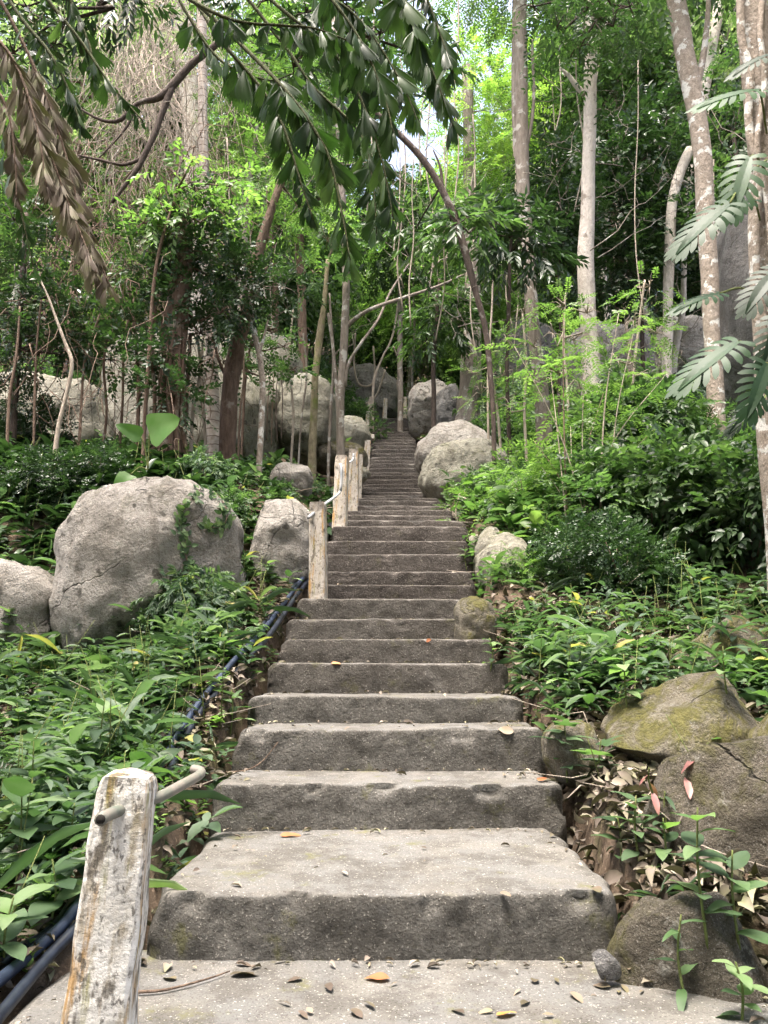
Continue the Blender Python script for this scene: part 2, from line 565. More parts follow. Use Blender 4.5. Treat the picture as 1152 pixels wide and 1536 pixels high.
def G(x, y):
    x = np.asarray(x, float); y = np.asarray(y, float)
    half_l = np.interp(y, [0, 1.9, 2.5] + SD + [21.5, 24], [1.0, 1.0, .9] + [.02 - v for v in SXL] + [.4, 0])
    half_r = np.interp(y, [0, 1.9, 2.5] + SD + [20.3, 21.5, 24], [1.1, 1.12, 1.0] + [.02 + v for v in SXR] + [1.6, 1.8, 0])
    s = Ssm(y)
    lft, rgt = np.maximum(0, -x - half_l), np.maximum(0, x - half_r)
    edge = sstep(0, .12, lft + rgt)
    z = s - .42 * (1 - edge) + .0
    z = z + sstep(.1, 1.2, lft) * (sstep(6.3, 7.8, y) * .42 - .26 * (1 - sstep(5.8, 6.8, y)) * sstep(3.0, 4.6, y) * sstep(.4, 1.4, lft) - .06 * (1 - sstep(5, 6.5, y)))
    z = z + .13 * np.maximum(0, lft - 1.2) * sstep(6, 9, y) - .05 * np.maximum(0, lft - .6) * (1 - sstep(5, 7, y))
    z = z + rgt * (.05 + .17 * sstep(5, 11, y))
    z = z + .05 * edge * (np.sin(x * 2.3 + 1.1 * np.sin(y * 1.7)) * np.cos(y * 1.9 + x)) + .03 * edge * np.sin(x * 6.1 + y * 4.3)
    return z


def hit(px, py, lift=0.0):
    """where the ray through a photo pixel meets the ground"""
    r = ray(px, py)
    prev = None
    for y in np.arange(1.2, 45, .04):
        k = y / r.y
        x, z = r.x * k, CAM_H + r.z * k
        if z < float(G(x, y)) + lift:
            return Vector((x, y, float(G(x, y)) + lift))
    return Vector((r.x * 45 / r.y, 45, float(G(r.x * 45 / r.y, 45))))


# ground sheet
gx = np.unique(np.concatenate([np.arange(-8, 8.01, .1), np.arange(-30, 30.1, 1.0), np.arange(-60, 61, 10.0)]).round(3))
gy = np.unique(np.concatenate([np.arange(-2, 14, .1), np.arange(14, 30, .25), np.arange(-10, 60, 1.0), np.arange(-20, 81, 10.0)]).round(3))
GX, GY = np.meshgrid(gx, gy)
GZ = G(GX, GY)
nx, ny = len(gx), len(gy)
idx = np.arange(nx * ny).reshape(ny, nx)
F = np.stack([idx[:-1, :-1], idx[:-1, 1:], idx[1:, 1:], idx[1:, :-1]], -1).reshape(-1, 4)
g = link('ground', mesh_np('ground', np.stack([GX, GY, GZ], -1).reshape(-1, 3), F, smooth=True), M['soil'])
tag(g, 'brown leaf-strewn forest soil of the slope', kind='structure')

# ------------------------------------------------------------------ staircase
stair = empty('staircase', (0, 2.63, 0))
tag(stair, 'long straight flight of weathered concrete steps climbing through the forest', 'stairs')


def step_mesh(i, d, zt, zb, xl, xr, depth, res, rough):
    """one cast step: rough riser, rounded nosing, slightly dished tread, ragged ends"""
    prof = [(0.0, zb - .16), (0.0, zb), (0, zb + (zt - zb) * .35), (0.002, zb + (zt - zb) * .7), (.002, zt - .018), (.005, zt - .007), (.013, zt - .001), (.035, zt + .0),
            (depth * .4 + .02, zt - .003), (depth * .75, zt - .004), (depth + .08, zt - .002)]
    if res > 30:
        fine = []
        for a, b in zip(prof[:-1], prof[1:]):
            L = math.hypot(b[0] - a[0], b[1] - a[1])
            k = max(1, int(L / .02))
            fine += [(a[0] + (b[0] - a[0]) * j / k, a[1] + (b[1] - a[1]) * j / k) for j in range(k)]
        prof = fine + [prof[-1]]
    xs = np.linspace(xl, xr, res)
    V = []
    m = len(prof)
    rr = random.Random(i)
    tilt = rr.uniform(-.012, .012)
    skew = rr.uniform(-.03, .03)
    for a, x in enumerate(xs):
        u = a / (res - 1)
        e = min(u, 1 - u) * (xr - xl)
        rnd_end = max(0, 1 - e / .05)
        for (py, pz) in prof:
            v = Vector((x, d + py, pz))
            big = noise.noise(v * 2.2 + Vector((i * 3.7, 0, 0)))
            med = noise.noise(v * 11 + Vector((i, 5, 0)))
            fin = noise.noise(v * 42)
            onr = 1.0 if py < .01 else .25
            yy = v.y + (big * .018 + med * .007 * rough + fin * .004 * rough) * (1 if py < .05 else .2) + skew * (u - .5) * (1 if py < .2 else 0) + rnd_end ** 2 * .05 * (1 if py < .2 else 0)
            zz = v.z + big * .006 + med * .003 * rough + fin * .0015 * rough * (1 - onr * .5) + tilt * (u - .5) * (1 if pz > zb + .02 else 0) - rnd_end ** 2 * .03 * (1 if pz > zb + .05 else 0)
            chip = max(0, noise.noise(Vector((x * 7 + i * 9, pz * 4, 1.7))) - .28) * .10 + max(0, noise.noise(Vector((x * 21 + i * 5, pz * 9, 4.7))) - .3) * .04
            if zt - .05 < pz <= zt + .001 and py < .03:
                yy += chip; zz -= chip * .8
            xx = v.x + (noise.noise(Vector((py * 6 + i * 2, pz * 8, u))) * .035 + med * .01) * (1 if rnd_end > 0 else 0)
            V.append((xx, yy, zz))
    F = []
    for a in range(res - 1):
        for b in range(m - 1):
            q = a * m + b
            F.append((q, q + m, q + m + 1, q + 1))
    # ends
    for a, flip in ((0, False), (res - 1, True)):
        base = len(V)
        pb = [(V[a * m + b][0], V[a * m + b][1], zb - .3) for b in range(m)]
        V += pb
        for b in range(m - 1):
            q = (a * m + b, a * m + b + 1, base + b + 1, base + b)
            F.append(q if not flip else q[::-1])
    me = bpy.data.meshes.new('step')
    me.from_pydata(V, [], F)
    me.polygons.foreach_set('use_smooth', np.ones(len(F), bool))
    me.update()
    return me


# the landing at the photographer's end and two steps below it
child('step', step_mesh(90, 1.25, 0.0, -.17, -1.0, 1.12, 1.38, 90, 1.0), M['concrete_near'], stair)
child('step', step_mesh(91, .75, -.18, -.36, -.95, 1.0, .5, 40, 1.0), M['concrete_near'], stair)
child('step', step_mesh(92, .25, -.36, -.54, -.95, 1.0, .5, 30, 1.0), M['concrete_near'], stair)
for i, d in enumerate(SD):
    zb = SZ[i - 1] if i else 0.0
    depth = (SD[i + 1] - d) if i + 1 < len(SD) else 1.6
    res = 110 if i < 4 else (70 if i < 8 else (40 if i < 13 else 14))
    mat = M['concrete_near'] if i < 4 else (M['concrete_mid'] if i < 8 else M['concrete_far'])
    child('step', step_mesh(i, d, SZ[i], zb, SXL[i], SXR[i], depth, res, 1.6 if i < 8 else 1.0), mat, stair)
# the stair turns to the right at the top
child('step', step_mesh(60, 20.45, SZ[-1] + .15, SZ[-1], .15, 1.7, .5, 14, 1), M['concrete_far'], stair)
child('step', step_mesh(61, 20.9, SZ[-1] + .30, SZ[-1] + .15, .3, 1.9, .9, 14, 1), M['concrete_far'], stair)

# ------------------------------------------------------------------ boulders
def boulder(px0, py0, px1, py1, d, mat, label, name='boulder', depth=.8, tilt=0, power=2.4, amp=.16, seed=0, sub=5, cut=None, cat='boulder', facets=0):
    k = mpp(d, (py0 + py1) / 2)
    c = P((px0 + px1) / 2, (py0 + py1) / 2, d)
    rx, rz = (px1 - px0) / 2 * k, (py1 - py0) / 2 * k
    ry = max(rx, rz) * depth
    bm = bmesh.new()
    bmesh.ops.create_icosphere(bm, subdivisions=sub, radius=1)
    rr = random.Random(seed)
    off = Vector((rr.uniform(-50, 50), rr.uniform(-50, 50), rr.uniform(-50, 50)))
    planes = []
    for q in range(facets):
        n = Vector((rr.uniform(-1, 1), rr.uniform(-1, .3), rr.uniform(-.5, 1))).normalized()
        planes.append((n, rr.uniform(.62, .85)))
    ct, stt = math.cos(tilt), math.sin(tilt)
    co = []
    for v in bm.verts:
        n = v.co.copy()
        l = (abs(n.x) ** power + abs(n.y) ** power + abs(n.z) ** power) ** (1 / power)
        p = n / l
        p *= 1 + amp * noise.noise(n * 1.1 + off) + amp * .5 * noise.noise(n * 2.3 + off)
        for (pn, pd) in planes:
            e = p.dot(pn) - pd
            if e > 0:
                p -= pn * e * .88
        co.append(Vector((p.x * ct - p.z * stt, p.y, p.x * stt + p.z * ct)))
    lo = [min(a[j] for a in co) for j in range(3)]
    hi = [max(a[j] for a in co) for j in range(3)]
    base = None
    s = min(rx, rz)
    for v, a in zip(bm.verts, co):
        q = Vector(((a.x - lo[0]) / (hi[0] - lo[0]) * 2 - 1, (a.y - lo[1]) / (hi[1] - lo[1]) * 2 - 1, (a.z - lo[2]) / (hi[2] - lo[2]) * 2 - 1))
        w = Vector((q.x * rx, q.y * ry, q.z * rz))
        nn = w.normalized()
        f = noise.noise((w + off) * 5.5) * .040 + noise.noise((w + off) * 12) * .020 + (.5 - abs(noise.noise((w + off) * 8))) * .018 + noise.noise((w + off) * 28) * .009
        w += nn * f * min(1, s * 2.2)
        v.co = w
    me = bpy.data.meshes.new(name)
    bm.to_mesh(me); bm.free()
    me.polygons.foreach_set('use_smooth', np.ones(len(me.polygons), bool))
    o = link(name, me, M[mat])
    o.location = c
    tag(o, label, cat)
    BOULD.append((c, rx, ry, rz))
    return o


BOULD = []
boulder(84, 716, 364, 1010, 6.25, 'rock_pale', 'big rounded pale boulder with ivy running down its face', depth=.62, power=2.9, amp=.10, seed=3, facets=2)
boulder(-110, 838, 88, 1050, 6.2, 'rock_pale', 'grey slab of rock beside the big rounded boulder, split off by a crack', depth=.6, power=3.6, amp=.10, seed=5)
boulder(368, 746, 476, 905, 6.95, 'rock_pale', 'egg-shaped grey boulder just behind the weathered post', depth=.85, power=2.3, amp=.14, seed=8, facets=2)
boulder(372, 848, 408, 900, 6.7, 'rock_grey', 'small grey rock wedged under the egg-shaped boulder', 'rock', seed=9, sub=4, facets=4, cat='rock')
boulder(412, 562, 506, 705, 12.0, 'rock_green', 'tall pale boulder right of the dark crevice with hanging roots', depth=.9, power=2.8, amp=.1, seed=12)
boulder(318, 540, 424, 712, 11.6, 'rock_green', 'tall leaning boulder left of the dark crevice with hanging roots', depth=.9, power=3.0, amp=.14, seed=14, facets=2)
boulder(318, 500, 452, 640, 13.4, 'rock_green', 'high pale rock showing behind the two tall boulders', depth=.8, power=2.7, amp=.14, seed=16)
boulder(150, 500, 335, 720, 12.6, 'rock_green', 'pale rock wall behind the thicket of thin stems', depth=.5, power=3.4, amp=.14, seed=18)
boulder(-60, 560, 170, 730, 11.0, 'rock_green', 'low pale rock face at the edge of the thicket', depth=.5, power=3.2, amp=.16, seed=19)
boulder(404, 694, 470, 756, 9.2, 'rock_pale', 'squat grey boulder between the slender crooked tree and the posts', depth=.9, seed=21, facets=3, sub=4)
boulder(470, 662, 552, 712, 11.8, 'rock_moss', 'flat mossy boulder behind the leaning posts', depth=.9, seed=22, sub=4)
boulder(505, 700, 556, 725, 11.6, 'rock_green', 'small pale rock at the foot of the orange-stained post', 'rock', seed=23, sub=4, facets=2, cat='rock')
boulder(500, 545, 604, 650, 22.5, 'rock_grey', 'dark boulder at the head of the stairs behind the two short posts', depth=.8, seed=25, tilt=.3)
boulder(490, 625, 556, 680, 15.5, 'rock_green', 'low pale rock left of the upper steps', 'rock', depth=.8, seed=26, sub=4, cat='rock')
boulder(628, 658, 768, 772, 11.4, 'rock_green', 'broad domed boulder pressing against the stairs', depth=1.0, power=2.2, amp=.10, seed=31, tilt=-.12)
boulder(622, 632, 745, 745, 12.7, 'rock_pale', 'long sloping boulder behind the broad domed one', depth=.9, power=2.2, amp=.13, seed=32, tilt=.25)
boulder(612, 570, 674, 660, 17.6, 'rock_pale', 'rounded cleft boulder at the top right of the stairs', depth=.9, power=2.8, amp=.2, seed=34, facets=2)
boulder(652, 574, 704, 668, 16.6, 'rock_grey', 'pointed slab leaning beside the big buttressed trunk', depth=.6, tilt=-.35, seed=35, facets=3)
boulder(738, 484, 836, 640, 18.5, 'rock_grey', 'dark rounded boulder behind the pale straight trunk', depth=.8, power=2.6, seed=37)
boulder(836, 488, 985, 640, 16.8, 'rock_grey', 'wide dark boulder behind the white trunk', depth=.7, power=2.7, seed=38)
boulder(985, 470, 1075, 600, 15.0, 'rock_pale', 'grey rock between the dead stump and the spotted trunk', depth=.8, seed=39)
boulder(1078, 280, 1290, 660, 9.8, 'rock_grey', 'tall grey cliff-like boulder behind the monstera leaves', depth=.8, power=3.0, amp=.16, seed=41)
boulder(714, 796, 806, 930, 6.95, 'rock_green', 'smooth slanting rock under the feathery shrub', depth=.9, tilt=.35, seed=43, power=2.3)
boulder(712, 788, 760, 870, 7.35, 'rock_green', 'narrow rock tucked behind the smooth slanting one', 'rock', depth=.8, tilt=.5, seed=44, sub=4, cat='rock')
boulder(681, 894, 745, 985, 5.55, 'rock_moss', 'mossy round rock set into the end of the steps', depth=.8, power=2.6, seed=46)
boulder(1000, 925, 1160, 1070, 4.95, 'rock_moss', 'mossy yellow-green rock half hidden under plants', depth=.8, seed=48, power=2.6, facets=2)
boulder(912, 1012, 1160, 1210, 3.9, 'rock_moss', 'broad mossy boulder with dry twigs lying on it', depth=.75, seed=50, power=2.5, facets=4, tilt=.15)
boulder(1120, 1050, 1300, 1250, 3.6, 'rock_moss', 'low mossy rock at the picture edge behind the dark brown boulder', depth=.7, seed=51, facets=3)
boulder(992, 1105, 1340, 1430, 2.9, 'rock_brown', 'large dark brown boulder with pale lichen spots', depth=.7, seed=53, power=2.6, facets=7, tilt=.3, amp=.24)
boulder(920, 1338, 1150, 1560, 2.5, 'rock_brown', 'brown boulder wedged against the end of the lowest step', depth=.75, seed=71, power=2.1, facets=3, tilt=-.45, amp=.30)
boulder(816, 1082, 900, 1180, 3.85, 'rock_moss', 'small mossy stone at the end of the third step', 'rock', depth=.9, seed=57, sub=4, facets=3, cat='rock')
boulder(888, 1426, 932, 1466, 2.45, 'rock_grey', 'small angular grey stone lying on the landing', 'stone', depth=.8, seed=60, sub=3, facets=9, power=3.5, cat='stone')
boulder(1075, 870, 1240, 1040, 6.2, 'rock_green', 'pale rock showing through leaves at the far right', depth=.6, seed=61, facets=2)
boulder(700, 800, 728, 850, 7.9, 'rock_green', 'tiny rock at the stair edge below the feathery shrub', 'stone', seed=62, sub=3, cat='stone')

# ------------------------------------------------------------------ posts, rails and water pipes
def post(pt, pb, wt, wb, d, label, mat='post', twist=0.0, arch=.02, dback=0.0, taper=1.0):
    """pt, pb: photo pixels of the top and bottom middle of the front face"""
    b, t = P(pb[0], pb[1], d), P(pt[0], pt[1], d + dback)
    h = (t - b).length
    w = (wt + wb) / 2 * mpp(d, pb[1])
    hw = w / 2
    ch = hw * .14
    sec = [(-hw + ch, -hw), (hw - ch, -hw), (hw, -hw + ch), (hw, hw - ch), (hw - ch, hw), (-hw + ch, hw), (-hw, hw - ch), (-hw, -hw + ch)]
    V, F = [], []
    zs = list(np.linspace(-.25, h - .03, 22)) + [h - .012, h - .003]
    for j, z in enumerate(zs):
        f = 1 - .10 * max(0, (j - 21)) * .9
        tp = 1 + (wt - wb) / (wt + wb) * (z / h * 2 - 1)
        for (x, y) in sec:
            q = Vector((x * f * tp, (y + hw) * f * tp, z))
            nn = noise.noise(q * 9 + b * 7) * .006 + noise.noise(q * 40 + b) * .002
            V.append((q.x + nn, q.y + nn * .6, q.z + (arch * (1 - (x / hw) ** 2) * .5 if j > 20 else 0)))
    n = len(zs)
    for j in range(n - 1):
        for s in range(8):
            a, c = j * 8 + s, j * 8 + (s + 1) % 8
            F.append((a, c, c + 8, a + 8))
    c = len(V); V.append((0, hw, h + arch * .5))
    for s in range(8):
        F.append(((n - 1) * 8 + s, (n - 1) * 8 + (s + 1) % 8, c))
    me = bpy.data.meshes.new('post_shaft')
    me.from_pydata(V, [], F)
    me.update()
    o = link('handrail_post', me, M[mat])
    axis = (t - b).normalized()
    q = axis.to_track_quat('Z', 'Y')
    xax = Vector((1, 0, 0)); xax = (xax - axis * xax.dot(axis)).normalized()
    yax = axis.cross(xax)
    m3 = Matrix((xax, yax, axis)).transposed()
    o.matrix_world = Matrix.Translation(b) @ m3.to_4x4() @ Matrix.Rotation(twist, 4, 'Z')
    tag(o, label, 'post', 'concrete handrail posts')
    return o


post((186, 1166), (138, 1560), 84, 100, 1.55, 'whitewashed concrete post streaked with rust, closest to the camera', twist=R(7), arch=.022)
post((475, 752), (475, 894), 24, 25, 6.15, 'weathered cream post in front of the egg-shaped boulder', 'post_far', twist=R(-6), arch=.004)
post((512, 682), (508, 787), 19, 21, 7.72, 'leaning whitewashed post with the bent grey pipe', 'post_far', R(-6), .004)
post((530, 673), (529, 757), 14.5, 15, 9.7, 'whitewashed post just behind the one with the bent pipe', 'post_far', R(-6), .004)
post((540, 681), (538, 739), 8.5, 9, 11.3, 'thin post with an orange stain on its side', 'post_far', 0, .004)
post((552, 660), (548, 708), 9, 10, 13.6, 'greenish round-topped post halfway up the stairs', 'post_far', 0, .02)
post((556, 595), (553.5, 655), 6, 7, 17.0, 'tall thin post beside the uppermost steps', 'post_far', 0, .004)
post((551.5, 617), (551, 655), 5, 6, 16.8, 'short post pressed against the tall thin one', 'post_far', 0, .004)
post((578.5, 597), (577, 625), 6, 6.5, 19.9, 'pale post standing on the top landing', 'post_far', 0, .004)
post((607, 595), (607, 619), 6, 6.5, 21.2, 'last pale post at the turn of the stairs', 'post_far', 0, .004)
# small block on which the tall thin post stands
bm = bmesh.new()
bmesh.ops.create_cube(bm, size=1)
bmesh.ops.scale(bm, verts=bm.verts, vec=(.14, .16, .11))
bmesh.ops.bevel(bm, geom=bm.edges[:], offset=.012, segments=2, affect='EDGES')
for v in bm.verts:
    v.co += Vector((noise.noise(v.co * 20), noise.noise(v.co * 20 + Vector((5, 0, 0))), 0)) * .008
me = bpy.data.meshes.new('concrete_block'); bm.to_mesh(me); bm.free()
o = link('concrete_block', me, M['post_far']); o.location = P(557, 656, 16.2)
tag(o, 'small pale concrete block at the foot of the tall thin post', 'block')


def pipe(name, pts, r, mat, label, cat, group=None, sides=10, n=40):
    me = tubes_mesh(name, [([Vector(p) for p in smooth_path(pts, n)], r)], sides)
    o = link(name, me, M[mat])
    return tag(o, label, cat, group)


rail = pipe('handrail_pipe', [P(151, 1229, 1.45), P(170, 1219, 1.53), P(205, 1206, 1.60), P(242, 1194, 1.66), P(270, 1179, 1.78), P(292, 1167, 1.90), P(301, 1161, 1.96), P(300, 1156, 1.99), P(290, 1154, 2.01)],
            .0115, 'pipe_green', 'bent grey-green pipe stub poking through the whitewashed post', 'pipe')
e0, e1 = P(151, 1229, 1.45), P(170, 1219, 1.53)
ax = (e1 - e0).normalized()
child_o = link('pipe_bore_shade', tubes_mesh('pipe_bore_shade', [([e0 - ax * .0015, e0 + ax * .004], .0085)], 10), M['hollow'], rail)  # solid dark plug, painted shade in place of an open pipe end
pipe('handrail_pipe', [P(462, 777, 6.1), P(475, 766, 6.2), P(486, 757, 6.4), P(500, 747, 7.1), P(509, 739, 7.62), P(511.5, 730, 7.64), P(512, 702, 7.66), P(511, 697, 7.72)], .013, 'pipe_grey',
     'bent grey rail pipe joining the cream post to the leaning post', 'pipe')
pipe('handrail_pipe', [P(515, 697, 7.75), P(523, 694, 8.3), P(529, 690, 9.5), P(530, 683, 9.66), P(530, 681, 9.72)], .013, 'pipe_grey',
     'short grey rail pipe between the two whitewashed leaning posts', 'pipe')
for k, (off, mat, lab) in enumerate([(-.045, 'pipe_black', 'black water pipe lying outermost in the bundle beside the stairs'),
                                     (0.0, 'pipe_blue', 'blue-black water pipe in the middle of the bundle beside the stairs'),
                                     (.042, 'pipe_black', 'black water pipe nearest the steps in the bundle')]):
    pts = []
    for j, (px, py) in enumerate([(-60, 1620), (40, 1490), (110, 1400), (180, 1270), (240, 1168), (288, 1090), (348, 1012), (392, 960), (432, 915), (458, 872), (472, 842), (484, 812), (491, 786)]):
        h = hit(px, py, .0)
        sg = off * (1.15 if j < 4 else 1) * (1 + .3 * math.sin(j * 1.7 + k))
        pts.append(h + Vector((sg, 0, .03 + .012 * math.sin(j * 2.1 + k * 2) + (.03 if k == 1 else 0))))
    pipe('water_pipe', pts, .018, mat, lab, 'pipe', 'water pipes beside the stairs', 10, 90)

# ------------------------------------------------------------------ leaf machinery
T_DIA = (np.array([(0, 0, 0), (.45, .5, .10), (1, 0, -.06), (.45, -.5, .10)]), np.array([(0, 2, 1), (0, 3, 2)]))
T_LAN = (np.array([(0, 0, 0), (.33, 0, -.02), (.66, 0, -.06), (1, 0, -.2), (.2, .36, .05), (.45, .5, .06), (.75, .33, -.01), (.2, -.36, .05), (.45, -.5, .06), (.75, -.33, -.01)]),
         np.array([(0, 1, 4), (1, 5, 4), (1, 2, 5), (2, 6, 5), (2, 3, 6), (0, 7, 1), (1, 7, 8), (1, 8, 2), (2, 8, 9), (2, 9, 3)]))
_cv, _cf = [(0, 0, 0)], []
for _i, (_x, _w, _z) in enumerate([(.22, .34, .04), (.5, .5, .06), (.78, .34, .02)]):
    for _s in (-1, 0, 1):
        _cv.append((_x + .03 * _s, _w * _s, _z + (.16 + .05 * _s) * abs(_s) - .05 * _i * _s))
_cv.append((1, .04, -.08))
_cf = [(0, 2, 1), (0, 3, 2)]
for _i in (1, 4):
    _cf += [(_i, _i + 1, _i + 4), (_i, _i + 4, _i + 3), (_i + 1, _i + 2, _i + 5), (_i + 1, _i + 5, _i + 4)]
_cf += [(7, 8, 10), (8, 9, 10)]
T_CURL = (np.array(_cv), np.array(_cf))


def nrm(a):
    return a / (np.linalg.norm(a, axis=-1, keepdims=True) + 1e-9)


def leaves_np(T, Pn, D, N, L, W):
    tv, tf = T
    D = nrm(D)
    B = nrm(np.cross(N, D))
    N = np.cross(D, B)
    V = (Pn[:, None, :] + (L[:, None] * tv[None, :, 0])[..., None] * D[:, None, :]
         + (W[:, None] * tv[None, :, 1])[..., None] * B[:, None, :] + (L[:, None] * tv[None, :, 2])[..., None] * N[:, None, :])
    F = tf[None] + (np.arange(len(Pn)) * len(tv))[:, None, None]
    return V.reshape(-1, 3), F.reshape(-1, 3), len(tv)


def leaf_mesh(name, T, Pn, D, N, L, W, rnd):
    V, F, k = leaves_np(T, Pn, D, N, L, W)
    return mesh_np(name, V, F, np.repeat(rnd, k))


def sprays(O, Dn, SL, n, L, W, ang=60, droop=.25, ldroop=.25, flat=.35, rg=None, opp=False):
    """leafy twigs: returns leaf arrays (P, D, N, L, W, rnd)"""
    rg = rg or rng
    Ns = len(O)
    Dn = nrm(Dn)
    up = np.tile(np.array([0, 0, 1.0]), (Ns, 1)) + rg.normal(0, flat, (Ns, 3))
    B = nrm(np.cross(up, Dn)); U = np.cross(Dn, B)
    i = np.arange(n)
    t = ((i // 2 * 2 + 1.2) / (n + .4)) if opp else (i + .8) / n
    side = np.where(i % 2 == 0, 1, -1)
    pos = O[:, None] + Dn[:, None] * (SL[:, None] * t)[..., None]
    pos[..., 2] -= (SL * droop)[:, None] * t ** 2
    a = np.radians(ang) * (1 - .45 * t)
    ld = Dn[:, None] * np.cos(a)[None, :, None] + B[:, None] * (side * np.sin(a))[None, :, None]
    ld = ld + rg.normal(0, .16, ld.shape)
    ld[..., 2] -= ldroop
    ln = U[:, None] + rg.normal(0, flat * .8, ld.shape)
    sz = rg.uniform(.7, 1.2, (Ns, n)) * (1 - .3 * (t - .5) ** 2 * 4)
    sr = rg.random(Ns)
    rn = np.clip(.65 * sr[:, None] + .35 * rg.random((Ns, n)), 0, 1)
    return pos.reshape(-1, 3), ld.reshape(-1, 3), ln.reshape(-1, 3), (L * sz).ravel(), (W * sz).ravel(), rn.ravel()


KINDS = {  # leaves per spray, leaf length, width, spray length, angle, droop, leaf droop, flatness, opposite
    'broad': dict(n=9, L=.135, W=.066, SL=.38, ang=62, droop=.30, ldroop=.30, flat=.40),
    'small': dict(n=12, L=.080, W=.044, SL=.32, ang=65, droop=.15, ldroop=.10, flat=.45),
    'feather': dict(n=22, L=.085, W=.034, SL=.52, ang=75, droop=.35, ldroop=.12, flat=.22, opp=True),
    'long': dict(n=9, L=.20, W=.062, SL=.34, ang=55, droop=.40, ldroop=.55, flat=.40),
    'fine': dict(n=28, L=.050, W=.018, SL=.38, ang=78, droop=.30, ldroop=.08, flat=.2, opp=True),
}


def lobes_leaves(lobes, kind, dens, rg, scale=1.0):
    """lobes: (centre xyz, radius); sprays sit in the outer shell and point outwards"""
    K = dict(KINDS[kind]); opp = K.pop('opp', False)
    SL = K.pop('SL')
    for q in ('L', 'W'):
        K[q] *= scale
    Os, Ds = [], []
    for c, r in lobes:
        k = max(12, int(1.45 * dens * r * r))
        u = nrm(rg.normal(0, 1, (k, 3)))
        rad = r * (.35 + .65 * rg.random(k) ** .6)
        rad *= 1 + .35 * np.sin(u[:, 0] * 4 + c[0] * 3) * np.sin(u[:, 2] * 5 + c[1]) * np.cos(u[:, 1] * 4.5)
        o = np.array(c) + u * rad[:, None] * np.array([1.05, 1.05, .82])
        d = u + rg.normal(0, .45, (k, 3)); d[:, 2] += .12
        Os.append(o); Ds.append(d)
    O, D = np.concatenate(Os), np.concatenate(Ds)
    sl = SL * scale * rg.uniform(.7, 1.35, len(O))
    return sprays(O, D, sl, opp=opp, rg=rg, **K), O, D, sl


def crown_mesh(name, lobes, kind, dens, rg, scale=1.0, T=T_DIA):
    a, O, D, sl = lobes_leaves(lobes, kind, dens, rg, scale)
    return leaf_mesh(name, T, *a), O


# ------------------------------------------------------------------ the trees one can tell apart, traced trunk by trunk
def trunk_path(px, d, n=28, wob=.0, seed=0, rooted=True):
    """px: list of (x, y, width) photo pixels from the base upwards -> points and radii, rooted in the ground"""
    pts = []
    for k, q in enumerate(px):
        dd = d + (q[3] if len(q) > 3 else 0)
        p = P(q[0], q[1], dd)
        pts.append((*p, q[2] / 2 * mpp(dd, q[1])))
    b = pts[0]
    gz = float(G(b[0], b[1]))
    if rooted and b[2] > gz - .1:
        pts.insert(0, (b[0], b[1], gz - .25, b[3] * 1.12))
    A = smooth_path(pts, n)
    rr = random.Random(seed)
    if wob:
        for i in range(1, len(A)):
            v = Vector((A[i][0] * 2 + seed, A[i][2] * .9, seed))
            A[i][0] += noise.noise(v) * wob; A[i][1] += noise.noise(v + Vector((9, 0, 0))) * wob
    return [Vector(a[:3]) for a in A], [max(.004, a[3]) for a in A]


def tree(px, d, mat, label, limbs=(), lobes=(), kind='broad', leafm='leaf_mid', dens=180, name='tree', scale=1.0, jag=.12, seed=0, sides=12, wob=.02, cat='tree', rooted=True, group=None):
    pts, rad = trunk_path(px, d, 34, wob, seed, rooted)
    rad[0] *= 1.15
    root = empty(name, pts[0])
    tag(root, label, cat, group)
    child('trunk', tubes_mesh('trunk', [(pts, rad)], sides, jag), M[mat], root)
    for lb in limbs:
        lp, lr = [], []
        for q in lb:
            dd = d + (q[3] if len(q) > 3 else 0)
            p = P(q[0], q[1], dd)
            lp.append((*p, q[2] / 2 * mpp(dd, q[1])))
        A = smooth_path(lp, 18)
        child('limb', tubes_mesh('limb', [([Vector(a[:3]) for a in A], [max(.003, a[3]) for a in A])], 8, .1), M[mat], root)
    if lobes:
        rg = np.random.default_rng(seed + 100)
        Lw = []
        for q in lobes:
            dd = d + (q[3] if len(q) > 3 else 0)
            Lw.append((tuple(P(q[0], q[1], dd)), q[2] * mpp(dd, q[1])))
        me, O = crown_mesh('crown', Lw, kind, dens, rg, scale)
        child('crown', me, M[leafm], root)
        # thin branches that carry the sprays
        tw = []
        for c, r in Lw:
            c = Vector(c)
            near = min(pts, key=lambda p: (p - c).length)
            mid = (near + c) / 2 + Vector((rg.normal(0, .1), rg.normal(0, .1), rg.normal(0, .1)))
            tw.append(([near, mid, c], [.016, .012, .007]))
            for q in range(7):
                u = Vector(nrm(rg.normal(0, 1, 3)[None])[0])
                tw.append(([c, c + u * r * .45 + Vector((0, 0, .04)), c + u * r * .9], [.007, .005, .002]))
        child('branches', tubes_mesh('branches', tw, 5), M[mat], root)['kind'] = 'stuff'
    return root


